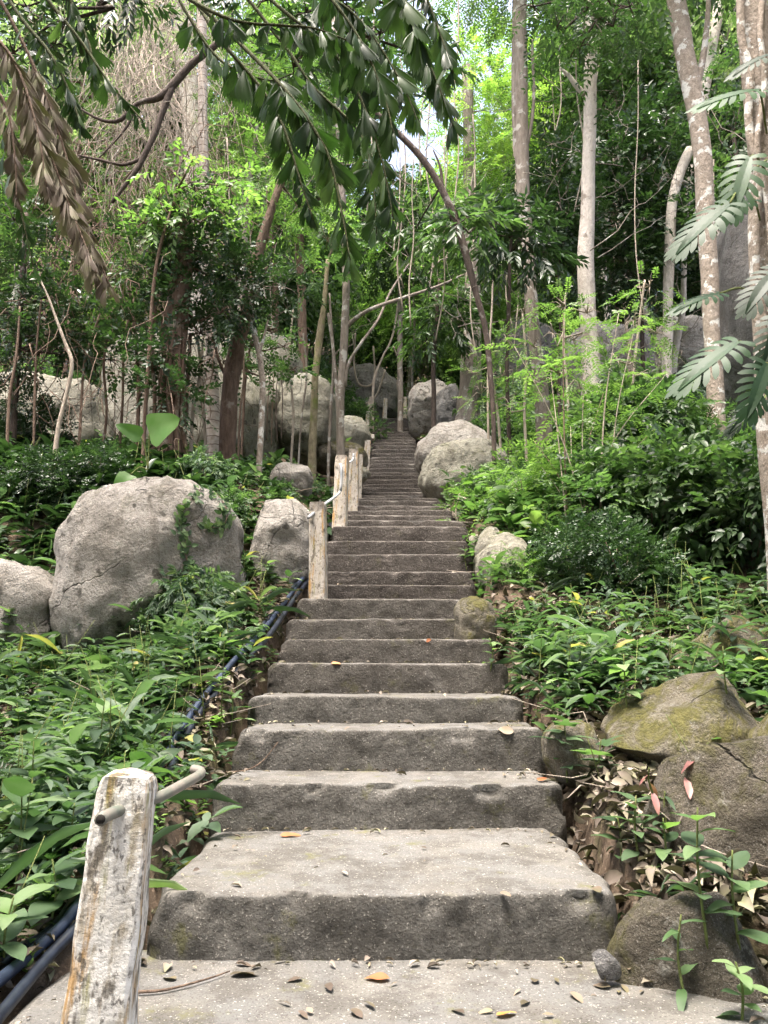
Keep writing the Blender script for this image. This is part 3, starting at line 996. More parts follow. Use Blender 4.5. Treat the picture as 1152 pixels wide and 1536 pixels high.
tree([(252, 712, 46), (253, 640, 40), (258, 560, 38), (266, 460, 34), (275, 370, 26), (282, 300, 16)], 8.4, 'bark_red',
     'reddish fluted trunk draped in small dark glossy leaves left of the stairs',
     limbs=[[(236, 716, 12, -.1), (240, 650, 9, -.12), (246, 560, 7, -.14), (256, 470, 5, -.1)], [(270, 714, 13, -.1), (264, 640, 8, -.13), (268, 560, 7, -.14), (262, 450, 5, -.1)], [(252, 716, 12, -.16), (256, 650, 8, -.17), (252, 580, 6, -.18), (262, 480, 5, -.16)],
            [(222, 712, 8, -.1), (236, 640, 6, -.12), (242, 540, 5, -.12)], [(284, 708, 9, -.05), (272, 620, 6, -.1), (276, 500, 5, -.1)]],
     lobes=[(285, 340, 36), (262, 365, 44), (312, 380, 40), (232, 415, 34), (290, 430, 42), (250, 470, 34), (300, 500, 30, .3), (262, 560, 26, .2), (240, 585, 22, -.3), (275, 590, 20, -.3), (252, 530, 24, -.3), (232, 540, 20, -.2), (205, 545, 26), (335, 350, 30), (355, 420, 28, .4), (215, 360, 24), (330, 470, 24), (270, 610, 18), (195, 480, 20)],
     kind='small', leafm='leaf_dark', dens=420, seed=1, jag=.35, sides=16)
tree([(322, 668, 26), (320, 640, 22), (318, 560, 18), (314, 440, 16), (310, 330, 15), (304, 180, 14), (302, -60, 14)], 9.6, 'bark_palm',
     'slim pale palm trunk with ringed bark and a shaggy brown foot', name='palm_tree', seed=2, jag=.05)
tree([(296, 640, 34), (294, 480, 32), (291, 240, 29), (283, 120, 28), (268, -10, 26), (255, -160, 22)], 13.5, 'bark_white',
     'thick pale sunlit trunk rising behind the tangle of dry vines',
     lobes=[(240, -60, 90), (330, -40, 80, 1), (180, -20, 70, 1)], kind='broad', leafm='leaf_pale', dens=120, seed=3)
tree([(341, 690, 28), (343, 600, 25), (352, 530, 24), (368, 470, 20), (384, 395, 17), (402, 330, 13), (425, 260, 10)], 9.2, 'bark_brown',
     'crooked dark brown trunk leaning right beside the palm trunk',
     limbs=[[(372, 470, 9), (388, 430, 8), (400, 400, 5)], [(345, 575, 6), (330, 545, 5), (318, 500, 3)]],
     lobes=[(430, 250, 55), (400, 300, 45), (460, 320, 40, .5)], kind='feather', leafm='leaf_bright', dens=130, seed=4, jag=.3)
tree([(388, 722, 10), (391, 640, 9), (393, 575, 9), (389, 530, 8.5), (380, 485, 8), (376, 455, 7), (365, 420, 5)], 8.9, 'bark_spot',
     'slender crooked pale tree standing in front of the crevice between boulders',
     limbs=[[(389, 530, 5), (396, 505, 4), (402, 480, 2.5)]], lobes=[(385, 440, 36), (425, 430, 38, .4), (350, 455, 30)], kind='small', leafm='leaf_dark', dens=300, seed=5)
tree([(468, 680, 13), (471, 620, 11), (474, 560, 10.5), (480, 500, 11), (486, 455, 8), (492, 390, 6)], 10.8, 'bark_moss',
     'mossy slender tree in front of the tall pale boulder', lobes=[(490, 360, 40), (470, 410, 34)], kind='broad', leafm='leaf_mid', dens=160, seed=6)
tree([(511, 690, 13), (511, 620, 12), (513, 560, 12), (517, 480, 12), (519, 420, 11), (514, 300, 10), (506, 160, 9), (500, 20, 8)], 11.2, 'bark_grey',
     'grey tree beside the railing with a long arching branch to the right',
     limbs=[[(512, 560, 7), (516, 500, 7), (530, 480, 6.5), (560, 462, 6), (610, 445, 5, .4), (660, 428, 4, .8), (695, 412, 3, 1)],
            [(517, 580, 6), (523, 545, 5), (545, 510, 4.5), (568, 478, 4, .3), (590, 430, 3, .6), (640, 360, 2, 1)],
            [(509, 640, 6), (503, 560, 5), (498, 500, 4), (494, 440, 3)]],
     lobes=[(505, 220, 60, .5), (540, 120, 60, 1), (470, 140, 50, .5)], kind='feather', leafm='leaf_mid', dens=120, seed=7)
tree([(452, 600, 15), (454, 520, 14), (452, 440, 13), (449, 330, 12), (447, 200, 10)], 15.5, 'bark_brown',
     'dark upright trunk rising behind the tall pale boulder', lobes=[(445, 240, 60), (420, 340, 50), (480, 300, 45)], kind='broad', leafm='leaf_mid', dens=140, seed=8)
tree([(703, 655, 56), (704, 630, 44), (705, 600, 34), (708, 530, 29), (709, 450, 25), (708, 360, 22), (704, 240, 18), (700, 100, 15)], 16.0, 'bark_grey',
     'big grey buttressed trunk beside the pointed slab near the upper steps',
     limbs=[[(700, 640, 16), (692, 615, 14), (688, 595, 6)], [(712, 640, 18), (728, 645, 10), (738, 655, 5)]],
     lobes=[(735, 170, 70), (720, 260, 55), (755, 100, 60), (690, 110, 50, 1), (760, 240, 45)], kind='feather', leafm='leaf_yellow', dens=110, seed=9, jag=.3, scale=1.25)
tree([(739, 640, 7), (736, 560, 8), (728, 490, 9), (712, 430, 10), (699, 380, 11), (684, 330, 11), (660, 280, 11), (632, 238, 10), (600, 205, 9), (568, 172, 8), (544, 142, 6)], 9.0, 'bark_dark',
     'dark bare trunk arching up and left over the stairs', limbs=[[(664, 280, 5), (660, 250, 4), (650, 225, 2)], [(604, 205, 6), (588, 196, 5), (560, 200, 3)]],
     lobes=[(690, 335, 30), (660, 345, 34, .4), (620, 350, 30, .8), (720, 335, 34, .3)], kind='long', leafm='leaf_mid', dens=150, seed=10)
tree([(817, 655, 25), (812, 590, 22), (802, 510, 20), (794, 420, 19), (788, 330, 19), (784, 260, 20), (781, 160, 21), (781, 60, 20), (782, -80, 18)], 11.0, 'bark_grey',
     'tall pale grey trunk rising from the bright feathery shrubs',
     limbs=[[(788, 300, 10), (774, 220, 8), (771, 120, 8), (772, 10, 7), (772, -60, 6)], [(786, 240, 6), (800, 160, 5), (798, 60, 4)]],
     lobes=[(770, -30, 80), (830, -60, 90, .5), (720, -60, 80)], kind='feather', leafm='leaf_bright', dens=120, seed=11)
tree([(889, 640, 34), (887, 580, 29), (883, 500, 27), (879, 440, 25), (879, 380, 24), (882, 300, 21), (885, 200, 19), (886, 100, 19), (887, 30, 18), (888, -120, 16)], 10.4, 'bark_white',
     'straight whitish trunk standing out against the dark foliage',
     limbs=[[(877, 142, 9), (864, 128, 8), (852, 112, 6), (842, 104, 3)]],
     lobes=[(880, -20, 60), (850, 30, 42, -.8), (930, 20, 46, -.8), (960, -30, 60)], kind='long', leafm='leaf_mid', dens=130, seed=12)
tree([(1078, 690, 30), (1074, 640, 27), (1070, 540, 25), (1066, 440, 25), (1059, 330, 26), (1052, 230, 27), (1043, 150, 28), (1026, 70, 28), (1014, 0, 27), (1000, -90, 24)], 8.8, 'bark_spot',
     'trunk blotched with pale lichen, leaning left, before the cliff-like boulder',
     limbs=[[(1042, 140, 12), (1054, 90, 10), (1062, 20, 8), (1066, -60, 6)]],
     lobes=[(1000, -60, 90), (1080, -70, 80)], kind='broad', leafm='leaf_mid', dens=140, seed=13)
tree([(1000, 560, 15), (1001, 500, 15), (1003, 430, 15), (1004, 370, 15), (1008, 310, 15), (1018, 265, 15), (1030, 235, 15), (1036, 224, 14)], 12.6, 'bark_white',
     'broken pale dead trunk with a snapped top beside the blotched trunk', limbs=[[(1012, 290, 6), (1020, 272, 5), (1032, 275, 3)]], seed=14, name='dead_tree')
tree([(1010, 560, 9), (1024, 470, 9), (1026, 420, 8), (1028, 330, 8), (1046, 200, 14), (1062, 100, 18), (1078, 10, 16), (1085, -80, 14)], 14.0, 'bark_white',
     'pale vine-hung trunk far behind the blotched trunk', lobes=[(1090, 60, 60), (1040, 0, 70)], kind='broad', leafm='leaf_pale', dens=130, seed=15)
vt = tree([(1190, 1000, 52), (1170, 760, 48), (1155, 560, 44), (1146, 400, 40), (1143, 250, 40), (1136, 120, 42), (1128, 0, 42), (1120, -120, 40)], 5.6, 'bark_spot',
     'thick trunk wrapped in ropy vines at the right edge', limbs=[[(1160, 640, 10, -.12), (1146, 480, 11, -.14), (1133, 380, 11, -.12), (1138, 260, 12, -.13), (1122, 190, 12, -.1), (1126, 110, 13, -.12), (1112, 60, 12, -.1), (1110, -20, 12, -.1), (1104, -90, 11)],
            [(1176, 560, 8, -.14), (1160, 420, 9, -.15), (1150, 300, 9, -.15), (1135, 220, 9, -.15), (1147, 130, 9, -.14), (1140, 40, 9, -.14), (1150, -60, 8)]], seed=16, jag=.1)

tree([(215, 690, 6), (222, 560, 6), (235, 400, 5), (262, 290, 4)], 8.0, 'bark_brown', 'bright green leafy young tree in front of the fluted trunk',
     lobes=[(262, 262, 24), (292, 285, 26), (238, 300, 20), (320, 318, 24), (215, 335, 16), (345, 280, 20), (275, 330, 18)], kind='broad', leafm='leaf_bright', dens=210, seed=20, scale=.75)
tree([(362, 690, 4), (366, 600, 4), (372, 540, 3), (380, 500, 3)], 10.4, 'bark_brown', 'leafy creeper hanging over the tall leaning boulder', name='creeper', cat='creeper',
     lobes=[(350, 505, 22), (378, 520, 20), (365, 555, 16), (402, 560, 17), (335, 545, 15), (425, 520, 20), (440, 555, 13), (408, 500, 20)], kind='small', leafm='leaf_mid', dens=330, seed=31)
# dark broad-leaved understorey trees on the right
tree([(838, 560, 6), (842, 480, 6), (838, 380, 5), (842, 280, 4)], 12.4, 'bark_dark', 'dark glossy-leaved young tree between the pale trunk and the white trunk',
     lobes=[(838, 250, 50), (815, 300, 42), (850, 330, 46), (830, 385, 42), (790, 345, 44, -.3), (855, 420, 36)], kind='broad', leafm='leaf_dark', dens=230, seed=21)
tree([(965, 560, 7), (962, 460, 6), (955, 360, 5), (950, 250, 4)], 13.2, 'bark_dark', 'broad dark-leaved tree filling the gap right of the white trunk',
     lobes=[(925, 230, 55), (975, 250, 60), (930, 320, 55), (985, 340, 50), (945, 400, 55), (910, 410, 40), (1000, 180, 50)], kind='broad', leafm='leaf_dark', dens=210, seed=22, scale=1.15)
tree([(760, 560, 6), (762, 460, 6), (766, 380, 5), (770, 340, 4)], 10.0, 'bark_dark', 'low dark tree with drooping leaves below the arching trunk',
     lobes=[(745, 335, 32), (785, 345, 34), (770, 375, 34), (725, 350, 28), (805, 380, 28)], kind='long', leafm='leaf_dark', dens=190, seed=23)
tree([(650, 560, 7), (655, 480, 6), (660, 420, 5)], 15.0, 'bark_dark', 'young tree with long drooping leaves above the top of the stairs',
     lobes=[(660, 470, 36), (690, 490, 30), (640, 510, 26), (670, 440, 34)], kind='long', leafm='leaf_mid', dens=150, seed=24)
tree([(925, 200, 9), (930, 120, 8), (945, 60, 7), (950, -30, 6)], 15.5, 'bark_grey', 'leafy tree high up between the white and the blotched trunks',
     lobes=[(950, 110, 62), (905, 160, 50), (990, 100, 50), (930, 50, 52), (1000, 40, 50)], kind='broad', leafm='leaf_mid', dens=170, seed=25)
tree([(350, 640, 10), (372, 300, 8), (385, 200, 7), (395, 80, 6)], 12.5, 'bark_grey', 'bright green feathery tree above the crooked brown trunk',
     lobes=[(395, 110, 60), (360, 180, 50), (420, 190, 55), (345, 90, 48), (440, 60, 55), (375, 260, 46), (350, 20, 50)], kind='feather', leafm='leaf_bright', dens=120, seed=26)
tree([(95, 600, 9), (110, 400, 8), (120, 200, 7), (130, 60, 6)], 12.0, 'bark_brown', 'pale sunlit leafy tree in the upper left behind the dead frond',
     lobes=[(150, 70, 60), (90, 130, 60), (190, 150, 50), (60, 40, 60), (215, 60, 50), (130, 240, 40)], kind='broad', leafm='leaf_pale', dens=150, seed=27)
tree([(20, 640, 10), (30, 480, 9), (35, 400, 8), (40, 320, 6)], 8.6, 'bark_dark', 'shady dark-leaved tree at the left edge behind the dead frond',
     lobes=[(40, 400, 55), (10, 470, 50), (85, 460, 46), (130, 500, 44), (60, 520, 46), (165, 540, 36, .3), (20, 330, 46)], kind='small', leafm='leaf_dark', dens=330, seed=28)
tree([(600, 480, 8), (602, 360, 7), (606, 250, 6)], 18.0, 'bark_grey', 'light green tree above the far end of the stairs',
     lobes=[(600, 330, 60), (640, 300, 55), (565, 380, 50), (620, 400, 50), (650, 380, 45), (580, 290, 45)], kind='broad', leafm='leaf_mid', dens=140, seed=29)
tree([(1110, 420, 8, 2), (1112, 300, 7, 2), (1100, 200, 6, 2)], 10.5, 'bark_dark', 'leafy tree behind the vine-wrapped trunk', lobes=[(1105, 200, 52, 2), (1090, 320, 44, 1.5), (1130, 100, 50, 2), (1120, 260, 44, 1)], kind='broad', leafm='leaf_mid', dens=190, seed=30)

for k, (px, d, lab, lb) in enumerate([
    ([(752, 700, 5), (746, 620, 4), (738, 560, 4), (730, 500, 3)], 11.2, 'airy feathery sapling in front of the buttressed trunk', [(722, 590, 22), (752, 565, 24), (735, 530, 22), (770, 600, 20), (710, 560, 14)]),
    ([(792, 720, 5), (786, 620, 4), (790, 540, 4), (784, 470, 3)], 9.6, 'airy feathery sapling left of the tall pale grey trunk', [(775, 560, 26), (760, 510, 22), (800, 520, 24), (785, 470, 22), (765, 610, 22), (815, 570, 20)]),
    ([(856, 720, 5), (852, 600, 4), (846, 520, 4), (848, 440, 3)], 9.0, 'tall feathery sapling between the grey and white trunks', [(838, 560, 28), (860, 510, 26), (845, 460, 24), (880, 470, 22), (830, 500, 22), (870, 580, 24)]),
    ([(940, 740, 5), (945, 620, 4), (955, 520, 4), (968, 420, 3)], 8.6, 'tall feathery sapling right of the white trunk', [(950, 480, 26), (975, 430, 24), (925, 540, 26), (960, 560, 26), (985, 500, 20), (940, 620, 28)]),
    ([(690, 800, 4), (684, 770, 3), (690, 740, 3)], 8.6, 'young feathery sapling at the stair edge below the domed boulder', [(680, 770, 20), (710, 750, 22), (735, 770, 24), (705, 790, 22)])]):
    tree(px, d, 'twig_pale', lab, lobes=lb, kind='feather', leafm='leaf_bright', dens=150, seed=60 + k, scale=.62, name='feathery_sapling', cat='sapling', group='feathery saplings on the right bank')

# ------------------------------------------------------------------ forest behind: shared crowns, every tree an individual
proto = []
for k, (kind, lm, dens, sc) in enumerate([('broad', 'leaf_mid', 75, 1.55), ('feather', 'leaf_bright', 50, 1.6), ('long', 'leaf_mid', 60, 1.5), ('broad', 'leaf_dark', 75, 1.5), ('feather', 'leaf_yellow', 50, 1.6), ('broad', 'leaf_pale', 70, 1.45)]):
    rg = np.random.default_rng(500 + k)
    L = []
    for q in range(13):
        a = rg.uniform(0, 6.28); z = rg.uniform(-.55, .95)
        rr_ = 1.75 * math.sqrt(max(.1, 1 - (z * .8) ** 2)) * rg.uniform(.35, 1)
        L.append(((math.cos(a) * rr_, math.sin(a) * rr_, z * 2.6), rg.uniform(.65, 1.15)))
    me, O = crown_mesh('forest_crown', L, kind, dens, rg, sc)
    me.materials.append(M[lm])
    tw = []
    for c, r in L:
        c = Vector(c)
        tw.append(([Vector((0, 0, c.z - 1.2)), c * .5 + Vector((0, 0, -.4)), c], [.05, .035, .012]))
    proto.append((me, tubes_mesh('forest_limbs', tw, 5)))
LAB = ['mid-green broad-leaved tree on the slope', 'bright feathery tree on the slope', 'tree with drooping long leaves on the slope',
       'dark broad-leaved tree on the slope', 'yellow-green feathery tree on the slope', 'pale sunlit broad-leaved tree on the slope']
LANDMARKS = [(-60, 'beyond the left edge'), (40, 'behind the withered frond'), (120, 'left of the dead branch'), (190, 'behind the curtain of vines'), (250, 'behind the fluted trunk'), (300, 'behind the palm trunk'),
             (350, 'behind the crooked brown trunk'), (400, 'above the crevice'), (455, 'behind the tall pale boulder'), (505, 'behind the grey railing tree'), (550, 'above the thin post'), (590, 'above the end of the stairs'),
             (640, 'above the cleft boulder'), (700, 'behind the buttressed trunk'), (745, 'just right of the buttressed trunk'), (795, 'behind the tall pale grey trunk'), (840, 'between the grey and white trunks'),
             (885, 'behind the white trunk'), (935, 'right of the white trunk'), (990, 'behind the broken dead trunk'), (1050, 'behind the blotched trunk'), (1105, 'behind the cliff-like boulder'), (1150, 'behind the vine-wrapped trunk'), (1250, 'beyond the right edge')]


def landmark(x, y):
    px = 576 + x / (y * 1.04) * FPX
    return min(LANDMARKS, key=lambda q: abs(q[0] - px))[1]


fr = random.Random(11)
trunk_protos = []
for k in range(4):
    pts = [Vector((noise.noise(Vector((k * 7.3, j * .5, 0))) * .5 * j / 10, noise.noise(Vector((k * 3.3, 0, j * .5))) * .5 * j / 10, j / 10)) for j in range(11)]
    p0 = pts[0].copy()
    pts = [p - Vector((p0.x, p0.y, 0)) for p in pts]
    trunk_protos.append(tubes_mesh('forest_trunk', [(pts, [1.0 - .055 * j for j in range(11)])], 8, .12))
    trunk_protos[-1]['tip'] = 0
    trunk_protos[-1]['tx'], trunk_protos[-1]['ty'] = pts[-1].x, pts[-1].y


def trunk_unique(h, r, seed):
    pts, rad = [], []
    for j in range(13):
        u = j / 12
        pts.append(Vector((noise.noise(Vector((seed * 7.3, u * 2.5, 0))) * .9 * u, noise.noise(Vector((seed * 3.3, 0, u * 2.5))) * .9 * u, u * h - .3 * (1 - u))))
        rad.append(r * (1.15 - .75 * u))
    return pts, rad


def forest_tree(x, y, h, k, s, barkm, zoff=0):
    z = float(G(x, y))
    root = empty('forest_tree', (x, y, z))
    pts, rad = trunk_unique(h, .035 + .007 * h, fr.random() * 40)
    link('trunk', tubes_mesh('trunk', [(pts, rad)], 8, .12), M[barkm], root)
    c = link('crown', proto[k][0], None, root)
    c.location = pts[-1] + Vector((0, 0, .2 + zoff))
    c.scale = (s, s, s * fr.uniform(.9, 1.25)); c.rotation_euler = (fr.uniform(-.15, .15), fr.uniform(-.15, .15), fr.uniform(0, 6.28))
    l = link('limbs', proto[k][1], M['bark_grey'], root)
    l.location = c.location; l.scale = c.scale; l.rotation_euler = c.rotation_euler
    tag(root, LAB[k] + ' ' + landmark(x, y), 'tree', 'trees of the forest up the slope')
    return root


spots = []
tries = 0
while len(spots) < 96 and tries < 4000:
    tries += 1
    y = 17 + 30 * fr.random() ** 1.25
    x = fr.uniform(-.58, .58) * y
    if y < 23 and abs(x - .2) < 2.0: continue
    if any((x - a) ** 2 + (y - b) ** 2 < 1.9 ** 2 for a, b in spots): continue
    spots.append((x, y))
    u = x / y
    if u < -.25: ks = [5, 0, 5, 1, 2]
    elif u < 0: ks = [1, 0, 2, 5, 0]
    elif u < .2: ks = [4, 1, 0, 2, 4]
    else: ks = [3, 0, 2, 3, 1]
    h = fr.choice([2.2, 3.5, 5, 6.5, 8.5, 10]) * fr.uniform(.85, 1.15)
    forest_tree(x, y, h, fr.choice(ks), fr.uniform(.8, 1.25), fr.choice(['bark_grey', 'bark_brown', 'bark_spot', 'bark_white']))

for k in range(16):
    y = fr.uniform(47, 60); x = (-.55 + 1.1 * (k + .5) / 16) * y
    forest_tree(x, y, fr.uniform(3, 8), fr.choice([0, 1, 2, 5]), 1.5, 'bark_grey')

# unseen trees added round and behind the viewpoint to shade the foot of the stairs
for (x, y, h, k, s, where) in [(-3.6, -1.2, 6.5, 0, 1.25, 'added for shade, unseen left of the viewpoint'), (3.4, -2.0, 7.5, 3, 1.3, 'added for shade, unseen right of the viewpoint'), (-1.6, -4.6, 7.0, 2, 1.35, 'added for shade, unseen behind the viewpoint'), (-6.6, 1.2, 7.5, 0, 1.1, 'added for shade, out of view on the left bank'),
                        (1.2, -6.5, 8.5, 1, 1.4, 'added for shade, unseen far behind the viewpoint'), (5.2, 2.6, 7.5, 0, 1.2, 'added for shade, out of view on the right bank'), (-5.2, -5.0, 8.5, 3, 1.4, 'added for shade, unseen down the slope behind the viewpoint')]:
    forest_tree(x, y, h, k, s, 'bark_grey')['label'] = LAB[k].replace(' on the slope', '') + ' ' + where

# ------------------------------------------------------------------ understorey shrubs (shared leaf meshes)
shr = []
for k, (kind, lm, dens, sc) in enumerate([('broad', 'leaf_mid', 300, .9), ('small', 'leaf_dark', 420, 1.0), ('feather', 'leaf_bright', 110, .95), ('long', 'leaf_weed', 200, .85), ('fine', 'leaf_mid', 170, 1.25)]):
    rg = np.random.default_rng(700 + k)
    L = [((rg.normal(0, .32), rg.normal(0, .32), rg.uniform(.25, .95)), rg.uniform(.26, .44)) for q in range(7)]
    me, O = crown_mesh('shrub_foliage', L, kind, dens, rg, sc, T_LAN if kind in ('long', 'broad') else T_DIA)
    me.materials.append(M[lm])
    tw = []
    for c, r in L:
        tw.append(([Vector((0, 0, -.1)), Vector(c) * .6, Vector(c)], [.014, .010, .005]))
    shr.append((me, tubes_mesh('shrub_stems', tw, 5)))
SLAB = ['broad-leaved green shrub', 'small-leaved dark shrub', 'feathery bright green shrub',
        'long-leaved low shrub', 'fine ferny bright shrub']


def shrub(x, y, s, k, label=None, zo=0):
    root = empty('shrub', (x, y, float(G(x, y)) + zo))
    c = link('foliage', shr[k][0], None, root)
    c.scale = (s, s, s * fr.uniform(.8, 1.2)); c.rotation_euler = (0, 0, fr.uniform(0, 6.28))
    st = link('stems', shr[k][1], M['twig_brown'], root)
    st.scale = c.scale; st.rotation_euler = c.rotation_euler
    tag(root, label or (SLAB[k] + ' ' + landmark(x, y)), 'shrub', 'shrubs on the forest floor')
    return root


def inside_rock(x, y, m=.85):
    return any(abs((x - c.x) / (rx * m)) ** 2 + abs((y - c.y) / (ry * m)) ** 2 < 1 for c, rx, ry, rz in BOULD)


cnt = 0
tries = 0
placed = []
while cnt < 120 and tries < 5000:
    tries += 1
    y = 8.2 + 18 * fr.random() ** 1.1
    x = fr.uniform(-.56, .56) * y
    if -1.1 < x < 1.25 + .03 * y and y < 21.5: continue
    if inside_rock(x, y, 1.1): continue
    # keep the boulder faces beside the stairs open
    if -4.2 < x < -.5 and 7.5 < y < 12.4: continue
    if .6 < x < 2.4 and 9.5 < y < 13: continue
    if x < -2.5 and y < 11.5 and fr.random() < .65: continue
    if any((x - a) ** 2 + (y - b) ** 2 < .7 for a, b in placed): continue
    placed.append((x, y)); cnt += 1
    k = fr.choice([0, 1, 3, 0, 1] if x < 0 else [2, 4, 0, 0, 1, 3, 3])
    shrub(x, y, fr.uniform(.45, .95) * (1 + max(0, y - 14) * .05), k)
# ------------------------------------------------------------------ close shrubs and plants placed one by one
for (px, py, s, k, lab) in [
    (680, 792, .34, 2, 'low feathery shrub crowding the stair edge below the domed boulder'),
    (725, 772, .42, 0, 'leafy shrub in front of the broad domed boulder'),
    (790, 780, .6, 2, 'bright feathery shrub right of the broad domed boulder'),
    (840, 760, .6, 3, 'long-leaved shrub among the thin pale stems'),
    (900, 800, .7, 0, 'broad-leaved shrub right of the thin pale stems'),
    (980, 830, .8, 0, 'leafy green shrub in the middle of the right bank'),
    (1060, 820, .8, 3, 'long-leaved shrub high on the right bank'),
    (1130, 860, .85, 0, 'dense green shrub at the right edge of the bank'),
    (860, 890, .45, 1, 'dark small-leaved shrub in the hollow of the right bank'),
    (940, 900, .5, 1, 'dark shrub under the bank above the mossy rock'),
    (800, 880, .32, 2, 'small feathery shrub hanging beside the smooth slanting rock'),
    (1010, 720, .9, 0, 'green shrub at the foot of the blotched trunk'),
    (930, 690, .85, 2, 'feathery shrub at the foot of the white trunk'),
    (845, 660, .9, 2, 'feathery shrub at the foot of the tall pale grey trunk'),
    (770, 640, .9, 2, 'tall feathery shrub between the buttressed trunk and the pale trunk'),
    (60, 760, .5, 1, 'dark leafy shrub over the rock slab at the left'),
    (150, 735, .42, 1, 'dark leafy shrub on the shoulder of the big boulder'),
    (300, 735, .32, 3, 'long-leaved shrub drooping over the big boulder'),
    (345, 800, .34, 0, 'leafy shrub in the gap between the big and the egg-shaped boulder'),
    (460, 745, .22, 3, 'low green shrub behind the leaning posts'),
    (430, 760, .2, 0, 'low leafy shrub above the egg-shaped boulder'),
    (290, 950, .42, 3, 'dark green shrub at the foot of the big boulder'),
    (240, 960, .35, 1, 'small dark shrub under the big boulder'),
    (530, 660, .6, 0, 'glossy young shrub beside the tall thin post'),
]:
    h = hit(px, py)
    shrub(h.x, h.y, s, k, lab)

# ------------------------------------------------------------------ ground cover and litter that nobody could count
def on_stairs(x, y, m=.0):
    if y < .2 or y > 21: return False
    xl = np.interp(y, [1.2] + SD, [-.95] + SXL); xr = np.interp(y, [1.2] + SD, [1.05] + SXR)
    return (x > xl - m) & (x < xr + m)


def scatter(n, xr, yr, rg, keep):
    out = []
    while len(out) < n:
        x = rg.uniform(*xr); y = rg.uniform(*yr)
        if abs(x) > .56 * y + .9: continue
        if on_stairs(x, y, .02): continue
        if inside_rock(x, y): continue
        if rg.random() > keep(x, y): continue
        out.append((x, y))
    return np.array(out)


def patch(x, y):
    return .5 + .5 * noise.noise(Vector((x * .9, y * .9, 3.3)))


def weeds(name, pts, rg, hmin, hmax, L, W, n, mat, label, T=T_LAN, lift=0):
    k = len(pts)
    base = np.stack([pts[:, 0], pts[:, 1], G(pts[:, 0], pts[:, 1]) + lift], -1)
    h = rg.uniform(hmin, hmax, k)
    i = np.arange(n)
    t = (i + 1) / n
    a = rg.uniform(0, 6.28, k)[:, None] + i[None] * 2.4 + rg.normal(0, .3, (k, n))
    lean = rg.normal(0, .25, (k, 2))
    pos = np.repeat(base[:, None], n, 1)
    pos[..., 2] += h[:, None] * (.25 + .75 * t)
    pos[..., :2] += lean[:, None] * (h[:, None] * t)[..., None]
    el = rg.normal(.25, .3, (k, n))
    D = np.stack([np.cos(a) * np.cos(el), np.sin(a) * np.cos(el), np.sin(el)], -1)
    N = np.stack([-np.cos(a) * np.sin(el), -np.sin(a) * np.sin(el), np.cos(el)], -1) + rg.normal(0, .25, (k, n, 3))
    sz = rg.uniform(.5, 1.25, (k, n)) * np.exp(rg.normal(0, .38, (k, 1))).clip(.4, 1.9)
    rn = np.clip(.6 * rg.random((k, 1)) + .4 * rg.random((k, n)), 0, 1)
    rn = np.where(rg.random((k, n)) < .02, 1.0, rn * .95)
    me = leaf_mesh(name, T, pos.reshape(-1, 3), D.reshape(-1, 3), N.reshape(-1, 3), (L * sz).ravel(), (W * sz).ravel(), rn.ravel())
    o = link(name, me, M[mat])
    return tag(o, label, None, None, 'stuff')


rg = np.random.default_rng(31)
kl = lambda x, y: (1 if x < 0 else .0) * min(1, max(.04, patch(x, y) * 1.9 - .35)) * (1 if x < -1.15 else .35)
kl2 = lambda x, y: (1 if x < 0 else .0) * min(1, max(.03, 1.3 - patch(x + 4, y + 9) * 1.9)) * (1 if x < -1.15 else .35)
kr = lambda x, y: (1 if x > 0 else .0) * (min(1, max(.03, patch(x, y) * 1.9 - .3)) if y > 4.1 else .10 * patch(x, y))
kr2 = lambda x, y: (1 if x > 0 else .0) * (min(1, max(.03, 1.3 - patch(x + 4, y + 9) * 1.9)) if y > 4.1 else .10 * patch(x, y))
weeds('ground_cover', scatter(380, (-5, -.8), (2.2, 6.6), rg, kl), rg, .06, .26, .125, .036, 9, 'leaf_weed', 'long-leaved weeds carpeting the left bank')
weeds('ground_cover', scatter(560, (-5, -.8), (2.2, 6.6), rg, kl2), rg, .04, .18, .072, .040, 10, 'leaf_weed', 'round-leaved weeds carpeting the left bank')
weeds('ground_cover', scatter(110, (-5, -.8), (2.2, 6.6), rg, kl2), rg, .06, .22, .11, .05, 8, 'leaf_mid', 'fresh young weeds scattered over the left bank')
weeds('ground_cover', scatter(1000, (-7, -.6), (6.3, 12), rg, kl), rg, .05, .22, .115, .05, 9, 'leaf_dark', 'dark creeping plants behind and around the boulders')
weeds('ground_cover', scatter(600, (-7, -.6), (6.3, 12), rg, kl2), rg, .06, .26, .10, .05, 9, 'leaf_weed', 'lighter creeping plants behind the boulders')
weeds('ground_cover', scatter(460, (.8, 5.5), (3.6, 8), rg, kr), rg, .06, .34, .11, .034, 9, 'leaf_weed', 'long-leaved weeds carpeting the right bank')
weeds('ground_cover', scatter(620, (.8, 5.5), (3.6, 8), rg, kr2), rg, .04, .24, .068, .038, 10, 'leaf_weed', 'round-leaved weeds carpeting the right bank')
weeds('ground_cover', scatter(400, (.8, 5.5), (3.6, 8), rg, kr2), rg, .05, .28, .09, .04, 9, 'leaf_mid', 'darker weeds mixed into the right bank')
weeds('ground_cover', scatter(2400, (.8, 9), (7, 16), rg, kr), rg, .06, .45, .13, .055, 9, 'leaf_mid', 'green undergrowth higher up the right bank')
weeds('ground_cover', scatter(900, (.8, 9), (7, 16), rg, kr2), rg, .1, .5, .13, .06, 9, 'leaf_bright', 'bright undergrowth higher up the right bank')
weeds('ground_cover', scatter(1500, (-12, 12), (14, 26), rg, lambda x, y: .8), rg, .1, .5, .16, .07, 8, 'leaf_mid', 'undergrowth of the forest floor up the slope', T_DIA)
